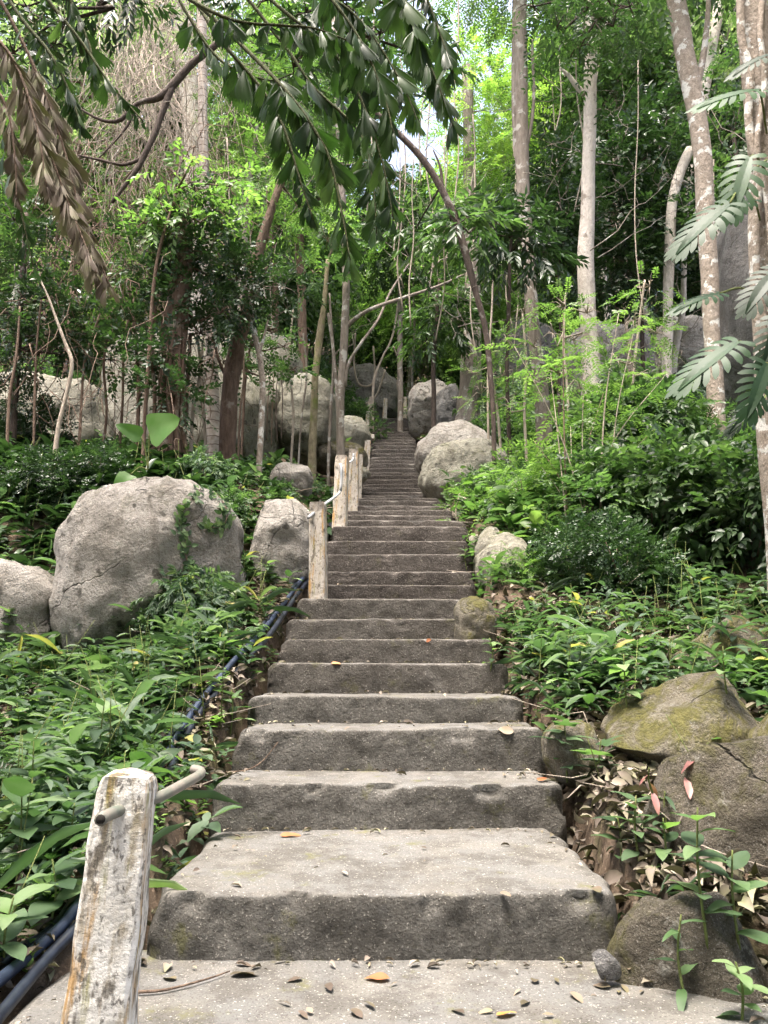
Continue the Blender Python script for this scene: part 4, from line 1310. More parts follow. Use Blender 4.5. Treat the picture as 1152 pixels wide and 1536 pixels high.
weeds('ground_cover', scatter(330, (-4.4, -1.7), (6.7, 8.4), rg, lambda x, y: 1), rg, .08, .3, .13, .05, 9, 'leaf_dark', 'dark leafy plants growing over the top of the boulders')
weeds('fine_weeds', scatter(900, (-4, -.8), (2.2, 6), rg, kl), rg, .03, .12, .04, .018, 10, 'leaf_bright', 'tiny bright seedlings between the larger weeds of the left bank', T_DIA)


gs = []
rgs = np.random.default_rng(64)
for side, k_ in ((kl, 260), (kr, 260)):
    q = scatter(k_, (-5, -.8) if side is kl else (.8, 5), (2.3, 8), rgs, side)
    for x, y in q:
        b_ = Vector((x, y, float(G(x, y)) - .02)); l_ = rgs.uniform(.15, .5)
        a_ = rgs.uniform(0, 6.28); s_ = rgs.uniform(.1, .6)
        t_ = b_ + Vector((math.cos(a_) * s_ * l_, math.sin(a_) * s_ * l_, l_))
        gs.append(([b_, b_.lerp(t_, .5) + Vector((0, 0, .04 * l_)), t_], [.004, .003, .0015]))
tag(link('weed_stems', tubes_mesh('weed_stems', gs, 4), M['stem_green']), 'thin green and brown stems sticking out of the weeds', None, None, 'stuff')
weeds('grass_blades', scatter(420, (-4, -.8), (2.2, 7), rgs, kl), rgs, .02, .10, .20, .012, 7, 'leaf_weed', 'narrow grass blades between the weeds of the left bank')
weeds('grass_blades', scatter(420, (.8, 5), (2.4, 8), rgs, kr2), rgs, .02, .10, .20, .012, 7, 'leaf_weed', 'narrow grass blades between the weeds of the right bank')


for side, xr_, lab in ((kl, (-4.5, -.9), 'small ferns among the weeds of the left bank'), (kr, (.9, 5), 'small ferns among the weeds of the right bank')):
    q = scatter(55, xr_, (2.4, 8), rgs, side)
    O_, D_ = [], []
    for x, y in q:
        for j in range(5):
            a_ = rgs.uniform(0, 6.28)
            O_.append((x, y, float(G(x, y)) + .05)); D_.append((math.cos(a_), math.sin(a_), rgs.uniform(.5, 1.1)))
    ar = sprays(np.array(O_), np.array(D_), rgs.uniform(.16, .34, len(O_)), 26, .050, .017, 78, .45, .05, .15, rgs, True)
    tag(link('ferns', leaf_mesh('ferns', T_DIA, *ar), M['leaf_mid']), lab, None, None, 'stuff')


def litter(name, n, xr, yr, keep, rg, label, L=.085, lift=.012, stack=.05):
    pts = scatter(n, xr, yr, rg, keep)
    base = np.stack([pts[:, 0], pts[:, 1], G(pts[:, 0], pts[:, 1]) + lift + rg.random(n) * stack], -1)
    a = rg.uniform(0, 6.28, n); el = rg.normal(0, .35, n)
    D = np.stack([np.cos(a) * np.cos(el), np.sin(a) * np.cos(el), np.sin(el)], -1)
    N = np.stack([rg.normal(0, .45, n), rg.normal(0, .45, n), np.where(rg.random(n) < .75, 1, -1)], -1)
    sz = rg.uniform(.45, 1.35, n)
    me = leaf_mesh(name, T_CURL, base, D, N, L * sz, L * rg.uniform(.3, .55, n) * sz, rg.random(n))
    o = link(name, me, M['litter'])
    return tag(o, label, None, None, 'stuff')


litter('leaf_litter', 4600, (.6, 2.6), (1.7, 6), lambda x, y: 1 if x < np.interp(y, [1, 6], [1.9, 2.2]) else .35, rg, 'dry brown leaves heaped along the right edge of the steps', .085, .01, .07)
litter('leaf_litter', 3800, (-2.6, -.6), (1.6, 6.5), lambda x, y: 1 if x > -1.35 else .35, rg, 'dry brown leaves gathered along the left edge of the steps', .07)
litter('leaf_litter', 5200, (-8, 9), (4, 20), lambda x, y: 1, rg, 'thin layer of dry leaves over the forest floor', .10)
litter('leaf_litter', 700, (.6, 1.7), (13, 17.5), lambda x, y: 1, rg, 'reddish dry leaves drifted beside the upper steps', .12, .03, .12)

litter('leaf_litter', 1500, (.55, 1.5), (1.9, 4.4), lambda x, y: 1, rg, 'crumbled dry leaves on the bank beside the lowest steps', .055, .004, .05)

cr = np.random.default_rng(88)
pos_ = []
for i in range(-1, 13):
    d0, d1 = (1.5, SD[0]) if i < 0 else (SD[i], SD[i + 1])
    z_ = 0.0 if i < 0 else SZ[i]
    xl_, xr_ = (-.95, 1.05) if i < 0 else (SXL[i] + .03, SXR[i] - .03)
    for q in range(90 if i < 0 else 55):
        u = cr.random()
        if u < .55: y = d1 - abs(cr.normal(0, .035)) - .02; x = cr.uniform(xl_, xr_)
        elif u < .85: y = cr.uniform(d0 + .06, d1 - .02); x = (xr_ - abs(cr.normal(0, .09))) if cr.random() < .65 else (xl_ + abs(cr.normal(0, .08)))
        else: y = cr.uniform(d0 + .06, d1 - .02); x = cr.uniform(xl_, xr_)
        pos_.append((x, y, z_ + .006))
pos_ = np.array(pos_); n_ = len(pos_)
a_ = cr.uniform(0, 6.28, n_)
sz_ = np.exp(cr.normal(-3.75, .45, n_)).clip(.008, .06)
me = leaf_mesh('step_debris', T_CURL, pos_, np.stack([np.cos(a_), np.sin(a_), cr.normal(0, .12, n_)], -1), np.stack([cr.normal(0, .25, n_), cr.normal(0, .25, n_), np.ones(n_)], -1), sz_, sz_ * cr.uniform(.25, .6, n_), cr.random(n_))
tag(link('step_debris', me, M['litter']), 'crumbs of dry leaves caught on the treads', None, None, 'stuff')

# thin dry twigs lying about
tw = []
for q in range(420):
    while True:
        y = rg.uniform(1.8, 12); x = rg.uniform(-.55, .55) * y * 1.1
        if not on_stairs(x, y) and not inside_rock(x, y): break
    a = rg.uniform(0, 6.28); l = rg.uniform(.08, .45)
    p = Vector((x, y, float(G(x, y)) + .03))
    p2 = p + Vector((math.cos(a) * l, math.sin(a) * l, rg.uniform(0, .12)))
    tw.append(([p, (p + p2) / 2 + Vector(rg.normal(0, .03, 3)), p2], [.004, .0035, .002]))
tag(link('fallen_twigs', tubes_mesh('fallen_twigs', tw, 4), M['twig_pale']), 'thin dry twigs scattered over the ground', None, None, 'stuff')

# ------------------------------------------------------------------ dry vine tangle, hanging vines, thin stems
def vine_pts(a, b, sag, n=14, jit=.04, rg=rng):
    a, b = Vector(a), Vector(b)
    out = []
    f = rg.uniform(0, 50)
    for j in range(n):
        t = j / (n - 1)
        p = a.lerp(b, t)
        p.z -= sag * 4 * t * (1 - t)
        v = Vector((f + t * 3.2, f * .7, 0))
        p += Vector((noise.noise(v), noise.noise(v + Vector((7, 0, 0))), noise.noise(v + Vector((0, 9, 0))))) * jit * 4 * math.sin(math.pi * min(1, t + .05))
        out.append(p)
    return out


rg = np.random.default_rng(77)
tubes = []
for q in range(260):            # hanging pale strands
    x0 = rg.normal(215, 45); y0 = rg.uniform(-90, 130); d = rg.uniform(8.6, 11)
    a = P(x0, y0, d); b = P(x0 + rg.normal(10, 75), y0 + rg.uniform(60, 380), d + rg.normal(0, .4))
    tubes.append((vine_pts(a, b, rg.normal(.05, .3), 16, rg.uniform(.05, .30), rg), list(np.linspace(rg.uniform(.003, .008), .0025, 16))))
tag(link('vine_tangle', tubes_mesh('vine_tangle', tubes, 4), M['twig_pale']), 'curtain of pale dry vines hanging in the upper left', None, None, 'stuff')
tubes = []
for q in range(330):            # brown thicket lower down
    x0 = rg.uniform(60, 330); y0 = rg.uniform(200, 440); d = rg.uniform(8.4, 11)
    a = P(x0, y0, d); b = P(x0 + rg.normal(0, 60), y0 + rg.normal(60, 70), d + rg.normal(0, .5))
    tubes.append((vine_pts(a, b, rg.normal(0, .2), 10, .09, rg), list(np.linspace(rg.uniform(.004, .008), .003, 10))))
for q in range(120):
    x0 = rg.uniform(-20, 330); y0 = rg.uniform(420, 600); d = rg.uniform(7.8, 11)
    a = P(x0, y0, d); b = P(x0 + rg.normal(0, 60), y0 + rg.uniform(40, 150), d + rg.normal(0, .4))
    tubes.append((vine_pts(a, b, rg.normal(0, .15), 10, .08, rg), list(np.linspace(rg.uniform(.004, .008), .003, 10))))
tag(link('twig_thicket', tubes_mesh('twig_thicket', tubes, 4), M['twig_brown']), 'thicket of tangled brown twigs left of the stairs', None, None, 'stuff')


tubes = []
for q in range(170):
    x0 = rg.uniform(0, 1150); y0 = rg.uniform(60, 560); d = rg.uniform(9, 18)
    if 520 < x0 < 660 and y0 > 420: continue
    a = P(x0, y0, d); b = P(x0 + rg.normal(0, 80), y0 - rg.uniform(10, 160), d + rg.normal(0, .6))
    main = vine_pts(a, b, rg.normal(0, .15), 9, .06, rg)
    r0 = rg.uniform(.005, .012)
    tubes.append((main, list(np.linspace(r0, .003, 9))))
    for z in range(3):
        s_ = main[2 + 2 * z]
        tubes.append((vine_pts(s_, s_ + Vector(rg.normal(0, .3, 3)) + Vector((0, 0, .2)), 0, 6, .04, rg), list(np.linspace(r0 * .5, .002, 6))))
tag(link('bare_twigs', tubes_mesh('bare_twigs', tubes, 4), M['bark_grey']), 'bare grey twigs criss-crossing between the trees', None, None, 'stuff')


def px_tube(name, pxs, d, mat, label, cat, group=None, n=30, sides=7, ground=False):
    A = []
    for q in pxs:
        dd = d + (q[3] if len(q) > 3 else 0)
        A.append((*P(q[0], q[1], dd), q[2] / 2 * mpp(dd, q[1])))
    if ground:
        b = A[0]; gz = float(G(b[0], b[1]))
        if b[2] > gz: A.insert(0, (b[0], b[1], gz - .1, b[3]))
    A = smooth_path(A, n)
    o = link(name, tubes_mesh(name, [([Vector(a[:3]) for a in A], [max(.002, a[3]) for a in A])], sides, .12), M[mat])
    return tag(o, label, cat, group)


br = empty('broken_branch', P(255, 130, 8.2)); tag(br, 'dark dead branch hanging across the dry vines in the upper left', 'branch')
for nm, pxs in [('main_limb', [(352, 40, 9), (318, 72, 10), (285, 98, 11), (255, 132, 12), (235, 148, 10), (205, 156, 7), (180, 180, 7), (152, 180, 5), (118, 162, 3)]),
                ('side_limb', [(258, 128, 11), (243, 170, 10), (230, 205, 9), (215, 236, 9), (208, 250, 8), (192, 272, 7), (168, 304, 5)]),
                ('twig', [(213, 238, 6), (185, 247, 5), (150, 240, 4), (118, 233, 3)]), ('twig', [(205, 156, 5), (190, 190, 4), (160, 225, 3), (145, 240, 2)])]:
    A = smooth_path([(*P(a, b, 8.2), w / 2 * mpp(8.2, b)) for a, b, w in pxs], 24)
    child(nm, tubes_mesh(nm, [([Vector(a[:3]) for a in A], [max(.003, a[3]) for a in A])], 8, .2), M['bark_dark'], br)

for q, (pxs, d, mat, lab) in enumerate([
    ([(82, 690, 9), (88, 640, 7), (100, 590, 6), (108, 545, 6), (98, 515, 5), (85, 480, 4), (70, 440, 3), (50, 400, 2)], 7.6, 'twig_pale', 'pale bent sapling stem left of the taro leaves'),
    ([(10, 690, 5), (14, 600, 5), (25, 530, 4), (30, 460, 3)], 8.0, 'twig_brown', 'thin brown stem at the left edge'),
    ([(50, 680, 4), (52, 600, 4), (55, 520, 3), (62, 450, 3)], 8.2, 'twig_brown', 'thin upright stem between the left edge and the bent sapling'),
    ([(118, 680, 5), (122, 610, 4), (128, 540, 4), (150, 470, 3)], 8.5, 'twig_brown', 'thin leaning stem just right of the bent sapling'),
    ([(205, 680, 6), (208, 590, 6), (205, 530, 5), (200, 470, 4), (190, 420, 3)], 8.6, 'bark_brown', 'brown stem left of the reddish fluted trunk'),
    ([(178, 690, 5), (184, 600, 4), (186, 520, 4), (196, 460, 3)], 9.0, 'twig_brown', 'thin stem in the thicket below the vines'),
    ([(228, 690, 7), (232, 600, 6), (228, 520, 5), (236, 440, 4)], 8.3, 'bark_red', 'reddish stem hugging the fluted trunk'),
    ([(286, 680, 6), (290, 610, 6), (300, 560, 5), (296, 500, 4)], 9.0, 'twig_pale', 'pale thin stem between the fluted trunk and the palm trunk'),
    ([(275, 700, 6), (280, 600, 6), (286, 500, 5)], 8.8, 'bark_brown', 'straight brown stem right of the fluted trunk'),
    ([(422, 660, 1.6), (424, 600, 1.6), (420, 540, 1.4)], 11.25, 'bark_dark', 'hanging root in the crevice, left one'),
    ([(416, 665, 1.6), (414, 600, 1.4), (417, 560, 1.4)], 11.2, 'bark_dark', 'hanging root in the crevice close to the tall leaning boulder'),
    ([(400, 660, 1.4), (402, 600, 1.4), (407, 550, 1.4)], 11.2, 'bark_brown', 'reddish hanging root beside the slender crooked tree'),
    ([(407, 670, 1.4), (409, 600, 1.4), (412, 545, 1.4)], 11.25, 'bark_brown', 'reddish hanging root in the middle of the crevice'),
    ([(436, 700, 4), (440, 620, 4), (434, 540, 3), (440, 460, 3)], 10.6, 'twig_pale', 'thin pale stem in front of the tall pale boulder, left of the mossy tree'),
    ([(357, 705, 4), (360, 620, 3), (366, 560, 3), (362, 480, 3)], 9.8, 'twig_brown', 'thin brown stem in front of the tall leaning boulder'),
    ([(448, 695, 3), (452, 630, 3), (460, 560, 3), (455, 500, 3)], 11.0, 'bark_grey', 'crooked grey stem close to the mossy slender tree'),
    ([(310, 700, 5), (306, 620, 5), (302, 540, 4), (310, 470, 3)], 9.2, 'twig_pale', 'pale stem just left of the palm trunk'),
    ([(150, 700, 4), (160, 620, 4), (156, 540, 4), (170, 460, 3)], 8.8, 'bark_brown', 'crooked brown stem in the middle of the thicket'),
    ([(732, 620, 4), (733, 540, 4), (738, 460, 3), (740, 380, 3)], 12.0, 'twig_pale', 'thin pale stem right of the buttressed trunk'),
    ([(493, 690, 5), (496, 620, 5), (500, 540, 4), (492, 470, 4)], 11.4, 'bark_grey', 'thin grey stem between the mossy tree and the grey tree'),
    ([(560, 580, 4), (572, 540, 3), (590, 500, 3), (600, 430, 3)], 18.0, 'twig_pale', 'pale sapling above the end of the stairs'),
    ([(618, 570, 4), (622, 500, 4), (620, 430, 3), (626, 340, 3)], 19.5, 'bark_grey', 'grey sapling above the rounded cleft boulder'),
]):
    px_tube('thin_stem', pxs, d, mat, lab, 'stem', 'thin stems and saplings', ground='root' not in lab)

# loops of hanging vine over the dark boulder at the head of the stairs
for pxs, lab in [([(533, 500, 3), (531, 545, 3), (538, 575, 3), (556, 578, 3), (562, 560, 3), (560, 520, 3)], 'looping vine hanging over the dark boulder at the head of the stairs'),
                 ([(528, 595, 3), (536, 604, 3), (552, 604, 3), (566, 590, 3), (578, 555, 3)], 'low sagging vine in front of the dark boulder'),
                 ([(590, 520, 3), (600, 550, 3), (596, 580, 3), (606, 600, 3)], 'crooked vine right of the looping one')]:
    px_tube('hanging_vine', pxs, 20.0, 'twig_pale', lab, 'vine', 'vines hanging in the forest')
hv = random.Random(5)
for q in range(34):
    x = hv.choice([hv.uniform(330, 520), hv.uniform(560, 780), hv.uniform(820, 1100), hv.uniform(540, 780)])
    d = hv.uniform(9, 17); y0 = hv.uniform(-60, 260); L = hv.uniform(180, 420)
    pxs = [(x + hv.uniform(-14, 14) * t, y0 + L * t, hv.uniform(1.6, 2.6)) for t in (0, .25, .5, .75, 1)]
    px_tube('hanging_vine', pxs, d, 'twig_pale', 'thin pale vine hanging straight down ' + landmark(P(x, 0, d).x, d), 'vine', 'vines hanging in the forest', 16, 5)

# fan of thin stems on the right bank
h0 = hit(876, 838)
fan = empty('feathery_sapling', h0); tag(fan, 'fan of thin bare stems with feathery bright leaves on the right bank', 'shrub')
fs, fo, fd = [], [], []
fr2 = np.random.default_rng(9)
for k, (tx, ty) in enumerate([(800, 660), (772, 520), (826, 560), (845, 470), (856, 640), (880, 520), (905, 590), (928, 470), (950, 500), (985, 640), (1000, 560), (890, 680), (968, 730), (812, 700)]):
    d = h0.y + fr2.uniform(-.5, 1.2)
    b = h0 + Vector((fr2.normal(0, .10), fr2.normal(0, .10), -.05))
    e = P(tx, ty, d)
    m = b.lerp(e, .5) + Vector(((b.x - e.x) * .12, 0, .12))
    A = [Vector(a) for a in smooth_path([b, m, e], 14)]
    r0 = fr2.uniform(.008, .013)
    child('stem', tubes_mesh('stem', [(A, list(np.linspace(r0, .003, 14)))], 6), M['twig_pale'] if k % 3 else M['twig_brown'], fan)
    for j in range(6, 14):
        for s in range(1 + (j % 2)):
            fo.append(A[j]); u = fr2.normal(0, 1, 3); u[2] *= .35; fd.append(u)
K = dict(KINDS['fine']); K.pop('SL'); K.pop('opp')
K['n'] = 26; K['L'] = .062; K['W'] = .024
a = sprays(np.array([list(v) for v in fo]), np.array(fd), fr2.uniform(.3, .55, len(fo)), opp=True, rg=fr2, **K)
child('foliage', leaf_mesh('foliage', T_DIA, *a), M['leaf_bright'], fan)

# ------------------------------------------------------------------ single leaves as objects
def leaf_grid(name, outline, nx=9, ny=2, bend=.25, fold=.15, wave=.02, seed=0):
    """unit leaf along +X; outline(t) gives half width; folded along the midrib, tip bending down"""
    V, F = [], []
    for i in range(nx + 1):
        t = i / nx
        w = outline(t)
        for j in range(-ny, ny + 1):
            s = j / ny
            z = fold * abs(s) * w - bend * t * t + wave * math.sin(t * 9 + seed) * s
            V.append((t, s * w, z))
    m = 2 * ny + 1
    for i in range(nx):
        for j in range(m - 1):
            q = i * m + j
            F.append((q, q + m, q + m + 1, q + 1))
    me = bpy.data.meshes.new(name)
    me.from_pydata(V, [], F)
    me.polygons.foreach_set('use_smooth', np.ones(len(F), bool))
    me.update()
    return me


lance = lambda w: (lambda t: w * (math.sin(math.pi * min(1, t ** .8)) ** .8 if t < 1 else 0) + .004)
heart = lambda w: (lambda t: w * (max(0, (1 - t)) ** .55) * (min(1, (t + .06) * 5) ** .5) + .003)
LEAF = {
    'lance': [leaf_grid('leaf', lance(.16), bend=b, seed=s) for s, b in enumerate((.15, .3, .5))],
    'ovate': [leaf_grid('leaf', lance(.27), bend=b, seed=s) for s, b in enumerate((.1, .25, .4))],
    'heart': [leaf_grid('leaf', heart(.42), bend=b, seed=s, ny=3) for s, b in enumerate((.1, .3))],
    'narrow': [leaf_grid('leaf', lance(.09), bend=b, seed=s) for s, b in enumerate((.2, .5))],
}


def fan_mesh(name, pts, mid, bend=.3, cup=.1):
    """flat outline (x along, y across) filled from midrib points, bent"""
    bm = bmesh.new()
    vs = [bm.verts.new((x, y, 0)) for x, y in pts]
    f = bm.faces.new(vs)
    bmesh.ops.triangulate(bm, faces=[f])
    for v in bm.verts:
        v.co.z = -bend * v.co.x ** 2 + cup * abs(v.co.y) - .25 * v.co.y ** 2
    me = bpy.data.meshes.new(name); bm.to_mesh(me); bm.free()
    return me


def fish_outline(seed):
    r = random.Random(seed)
    w = r.uniform(.26, .42)
    pts = [(0, .012), (.35, w * .42), (.7, w * .8), (.86, w)]
    n = 7
    for i in range(n):
        y = w * (1 - 2 * (i + .5) / n)
        pts.append((r.uniform(.97, 1.1) - .12 * abs(y) / w - .05 * (y / w), y + w / n * .5))
        pts.append((r.uniform(.84, .92) - .10 * abs(y) / w, y - w / n * .1))
    pts += [(.78, -w * .95), (.62, -w * .72), (.3, -w * .36), (0, -.012)]
    return pts


LEAF['fish'] = []
for s in range(6):
    r_ = random.Random(s)
    w_ = r_.uniform(.15, .30)
    nr, nc = 7, 13
    skew_ = r_.uniform(-.16, .16)
    V, F = [], []
    for j in range(nc):
        v_ = j / (nc - 1) * 2 - 1
        end = 1.0 - .10 * abs(v_) ** 1.6 + skew_ * v_ + (r_.uniform(.0, .12) if j % 2 else r_.uniform(-.20, -.06))
        for i in range(nr):
            u_ = i / (nr - 1)
            x = u_ * end
            y = w_ * v_ * (u_ ** 1.15) * (1.0 - .12 * max(0, u_ - .8) / .2) + .012 * v_
            z = -.20 * x * x - .35 * y * y + (.012 if j % 2 else -.012) * u_ + .02 * math.sin(5 * u_ + s) * v_
            V.append((x, y, z))
    for j in range(nc - 1):
        for i in range(nr - 1):
            q = j * nr + i
            F.append((q, q + 1, q + nr + 1, q + nr))
    me = bpy.data.meshes.new('leaflet'); me.from_pydata(V, [], F)
    me.polygons.foreach_set('use_smooth', np.ones(len(F), bool)); me.update()
    LEAF['fish'].append(me)


def monstera_mesh(seed, n=9, w=.44):
    """deeply cut leaf: strap lobes leave the midrib on both sides"""
    r = random.Random(seed)
    V, F = [], []

    def strip(p0, ang, ln, wd, curl):
        k = 6
        b = len(V)
        a = ang
        x, y = p0
        for i in range(k + 1):
            t = i / k
            ww = wd * (.62 + .5 * t) * (1 - max(0, t - .7) ** 2 * 9) if t < .98 else wd * .15
            dx, dy = math.cos(a), math.sin(a)
            for s in (-1, 1):
                px, py = x - dy * ww * s, y + dx * ww * s
                V.append((px, py, .12 * abs(py) - .55 * py * py - .22 * px * px))
            x += dx * ln / k; y += dy * ln / k
            a -= curl / k
        for i in range(k):
            q = b + 2 * i
            F.append((q, q + 1, q + 3, q + 2))
    for side in (-1, 1):
        for i in range(n):
            t = .03 + .87 * i / (n - 1)
            ang = side * (math.radians(112) - math.radians(82) * t + r.uniform(-.05, .05))
            ln = w * (1.05 - .55 * (t - .3) ** 2 * 2.2) * r.uniform(.92, 1.05) * (.8 if i == 0 else 1)
            strip((t, 0), ang, ln, .050, side * .55)
        # web along the midrib
        b = len(V)
        for i in range(9):
            t = i / 8
            yw = side * (.12 * math.sin(math.pi * min(1, .12 + t * .88)) + .01)
            V.append((t, 0, -.22 * t * t - .0)); V.append((t + .03, yw, .12 * abs(yw) - .55 * yw * yw - .22 * t * t + .002))
        for i in range(8):
            q = b + 2 * i
            F.append((q, q + 1, q + 3, q + 2) if side < 0 else (q, q + 2, q + 3, q + 1))
    strip((.9, 0), 0, .2, .04, .05)
    me = bpy.data.meshes.new('leaf')
    me.from_pydata(V, [], F)
    me.polygons.foreach_set('use_smooth', np.ones(len(F), bool))
    me.update()
    return me


LEAF['monstera'] = [monstera_mesh(s) for s in range(3)]
# palmately lobed leaf (five fingers)
def lobed_mesh(seed):
    pts = []
    for a, l in ((-100, .45), (-55, .75), (0, 1.0), (55, .75), (100, .45)):
        for da, f in ((-16, .42), (-9, .72), (0, 1.0), (9, .72), (16, .42)):
            aa = R(a + da)
            pts.append((.1 + math.cos(aa) * l * f, math.sin(aa) * l * f))
    pts = [(0, -.01)] + pts + [(0, .01)]
    return fan_mesh('leaf', pts, None, .25, .05)


LEAF['lobed'] = [lobed_mesh(0)]
for k, v in LEAF.items():
    for me in v:
        a = me.attributes.new('rnd', 'FLOAT', 'POINT')


def leafmat_copy(kind, mat):
    key = (kind, mat)
    if key not in _lm:
        _lm[key] = []
        for me in LEAF[kind]:
            m2 = me.copy(); m2.materials.append(M[mat]); _lm[key].append(m2)
    return _lm[key]


_lm = {}
lr = random.Random(21)


def put_leaf(parent, kind, mat, pos, D, N, size, width=1.0, name='leaf', var=None, local=True):
    D = Vector(D).normalized(); N = Vector(N)
    B = N.cross(D)
    if B.length < 1e-4: B = D.orthogonal()
    B.normalize(); N = D.cross(B)
    lst = leafmat_copy(kind, mat)
    me = lst[var % len(lst)] if var is not None else lr.choice(lst)
    o = link(name, me, None, parent)
    m = Matrix((D * size, B * size * width, N * size)).transposed().to_4x4()
    m.translation = Vector(pos) - (Vector(parent_world(parent)) if parent is not None else Vector())
    o.matrix_basis = m
    return o


def parent_world(o):
    p = Vector((0, 0, 0))
    while o is not None:
        p += Vector(o.location)
        o = o.parent
    return p


# ------------------------------------------------------------------ fishtail palm: fronds hanging into the picture from above
crown_c = P(-190, -360, 4.3)
palm = empty('fishtail_palm', (crown_c.x, crown_c.y, float(G(crown_c.x, crown_c.y))))
tag(palm, 'fishtail palm whose dark fronds hang into the picture from the top', 'palm')
base = Vector(palm.location)
tp = [base + Vector((0, 0, -.2)), base + Vector((.05, 0, (crown_c.z - base.z) * .5)), crown_c]
child('trunk', tubes_mesh('trunk', [([Vector(a) for a in smooth_path(tp, 20)], list(np.linspace(.09, .06, 20)))], 10, .05), M['bark_grey'], palm)
nleaf = 0


def frond(pxs, n, size, mat='leaf_palm', hang=.75, start=.25, name='frond', spread=.6, stemm='stem_olive', seed=0, wid=1.0, kind='fish'):
    """rachis along photo points (x, y, d); wedge leaflets hang on both sides"""
    global nleaf
    rr = random.Random(seed)
    pts = [crown_c] + [P(*q) for q in pxs]
    A = [Vector(a) for a in smooth_path(pts, 40)]
    me = tubes_mesh(name, [(A, list(np.linspace(.016, .004, 40)))], 6)
    me.transform(Matrix.Translation(-A[0]))
    me.materials.append(M[stemm])
    f = link(name, me, None, palm)
    f.location = A[0] - base
    for i in range(n):
        t = start + (1 - start) * (i + .5) / n
        k = min(38, int(t * 39))
        p = A[k].lerp(A[k + 1], t * 39 - k)
        tan = (A[k + 1] - A[k]).normalized()
        side = tan.cross(Vector((0, 0, 1)))
        if side.length < .2: side = Vector((0, 1, 0))
        side.normalize()
        s = 1 if i % 2 else -1
        D = tan * rr.uniform(.15, .5) + Vector((s * spread * rr.uniform(.15, .95), rr.uniform(-.3, .3), -hang * rr.uniform(.6, 1.3)))
        N = Vector((rr.uniform(-1.0, 1.0), -1, rr.uniform(-.3, .9)))
        sz = size * .88 * rr.uniform(.55, 1.3) * (1 - .35 * max(0, t - .7) / .3)
        put_leaf(f, kind, mat, p, D, N, sz, wid * rr.uniform(.8, 1.15), 'leaflet')
        nleaf += 1
    return f


frond([(150, -120, 4.0), (290, 0, 3.8), (380, 85, 3.7), (432, 140, 3.6), (470, 192, 3.6), (495, 240, 3.6), (515, 330, 3.6), (525, 390, 3.6)], 48, .20, seed=1, start=.42)
frond([(170, -150, 4.2), (330, -60, 4.1), (430, 20, 4.0), (510, 90, 4.0), (550, 170, 4.0), (575, 250, 4.0), (590, 330, 4.0)], 44, .21, seed=2, start=.45)
frond([(170, -190, 4.4), (400, -140, 4.3), (540, -60, 4.2), (610, 30, 4.1), (650, 110, 4.1), (680, 190, 4.1)], 44, .24, seed=3, start=.48)
frond([(200, -200, 3.8), (400, -150, 3.5), (540, -90, 3.3), (600, -10, 3.3), (630, 60, 3.3)], 28, .22, seed=4, start=.6)
frond([(120, -110, 3.7), (270, -10, 3.5), (350, 30, 3.4), (420, 38, 3.4), (470, 42, 3.4), (520, 60, 3.4)], 34, .17, seed=5, start=.42)
frond([(120, -120, 4.0), (270, -20, 3.9), (330, 60, 3.8), (390, 130, 3.8), (425, 190, 3.8), (450, 270, 3.8), (470, 330, 3.8)], 40, .20, seed=6, start=.45)
frond([(140, -140, 4.4), (320, -50, 4.3), (420, 60, 4.3), (470, 130, 4.3), (540, 200, 4.3), (560, 280, 4.3), (565, 350, 4.3)], 40, .22, seed=14, start=.5)
frond([(170, -170, 4.0), (380, -110, 3.9), (480, -20, 3.8), (540, 60, 3.8), (575, 140, 3.8), (590, 200, 3.8)], 34, .22, seed=15, start=.5)
frond([(180, -210, 4.0), (420, -190, 3.9), (560, -110, 3.9), (630, -20, 3.9), (660, 50, 3.9), (680, 110, 3.9)], 32, .22, seed=16, start=.55)
frond([(180, -160, 4.6), (350, -90, 4.5), (470, -20, 4.5), (540, 30, 4.5), (600, 120, 4.5), (630, 190, 4.5)], 34, .24, seed=12, start=.5)
frond([(100, -140, 4.3), (230, -60, 4.2), (280, 20, 4.2), (330, 90, 4.2), (400, 120, 4.2), (440, 110, 4.2)], 34, .20, seed=17, start=.5)
frond([(0, -150, 3.8), (60, -20, 3.7), (120, 60, 3.7), (165, 125, 3.7), (215, 182, 3.7)], 24, .14, seed=7, start=.45)
frond([(20, -150, 4.3), (80, -60, 4.2), (110, 10, 4.2), (135, 70, 4.2), (140, 120, 4.2)], 24, .17, seed=18, start=.5)
frond([(-60, -120, 4.2), (20, 10, 4.1), (75, 80, 4.0), (105, 140, 4.0), (122, 190, 4.0)], 35, 0.160, seed=8, start=.45)
frond([(-120, -100, 4.6), (-40, 60, 4.5), (5, 200, 4.4), (30, 310, 4.4), (50, 400, 4.4)], 32, 0.160, seed=9, start=.5)
# the dead brown fronds
frond([(-90, -120, 4.0), (-20, 40, 3.9), (40, 150, 3.9), (75, 230, 3.9), (105, 310, 3.9), (145, 410, 3.9)], 120, .20, 'leaf_dead', 1.0, .45, 'dead_frond', .75, 'twig_brown', 10, .75)['label'] = 'brown withered frond'
frond([(-120, -100, 4.2), (-60, 60, 4.2), (5, 150, 4.2), (22, 230, 4.2), (25, 300, 4.2)], 50, .17, 'leaf_dead', 1.2, .48, 'dead_frond', .6, 'twig_brown', 11, .75)['label'] = 'brown withered frond'

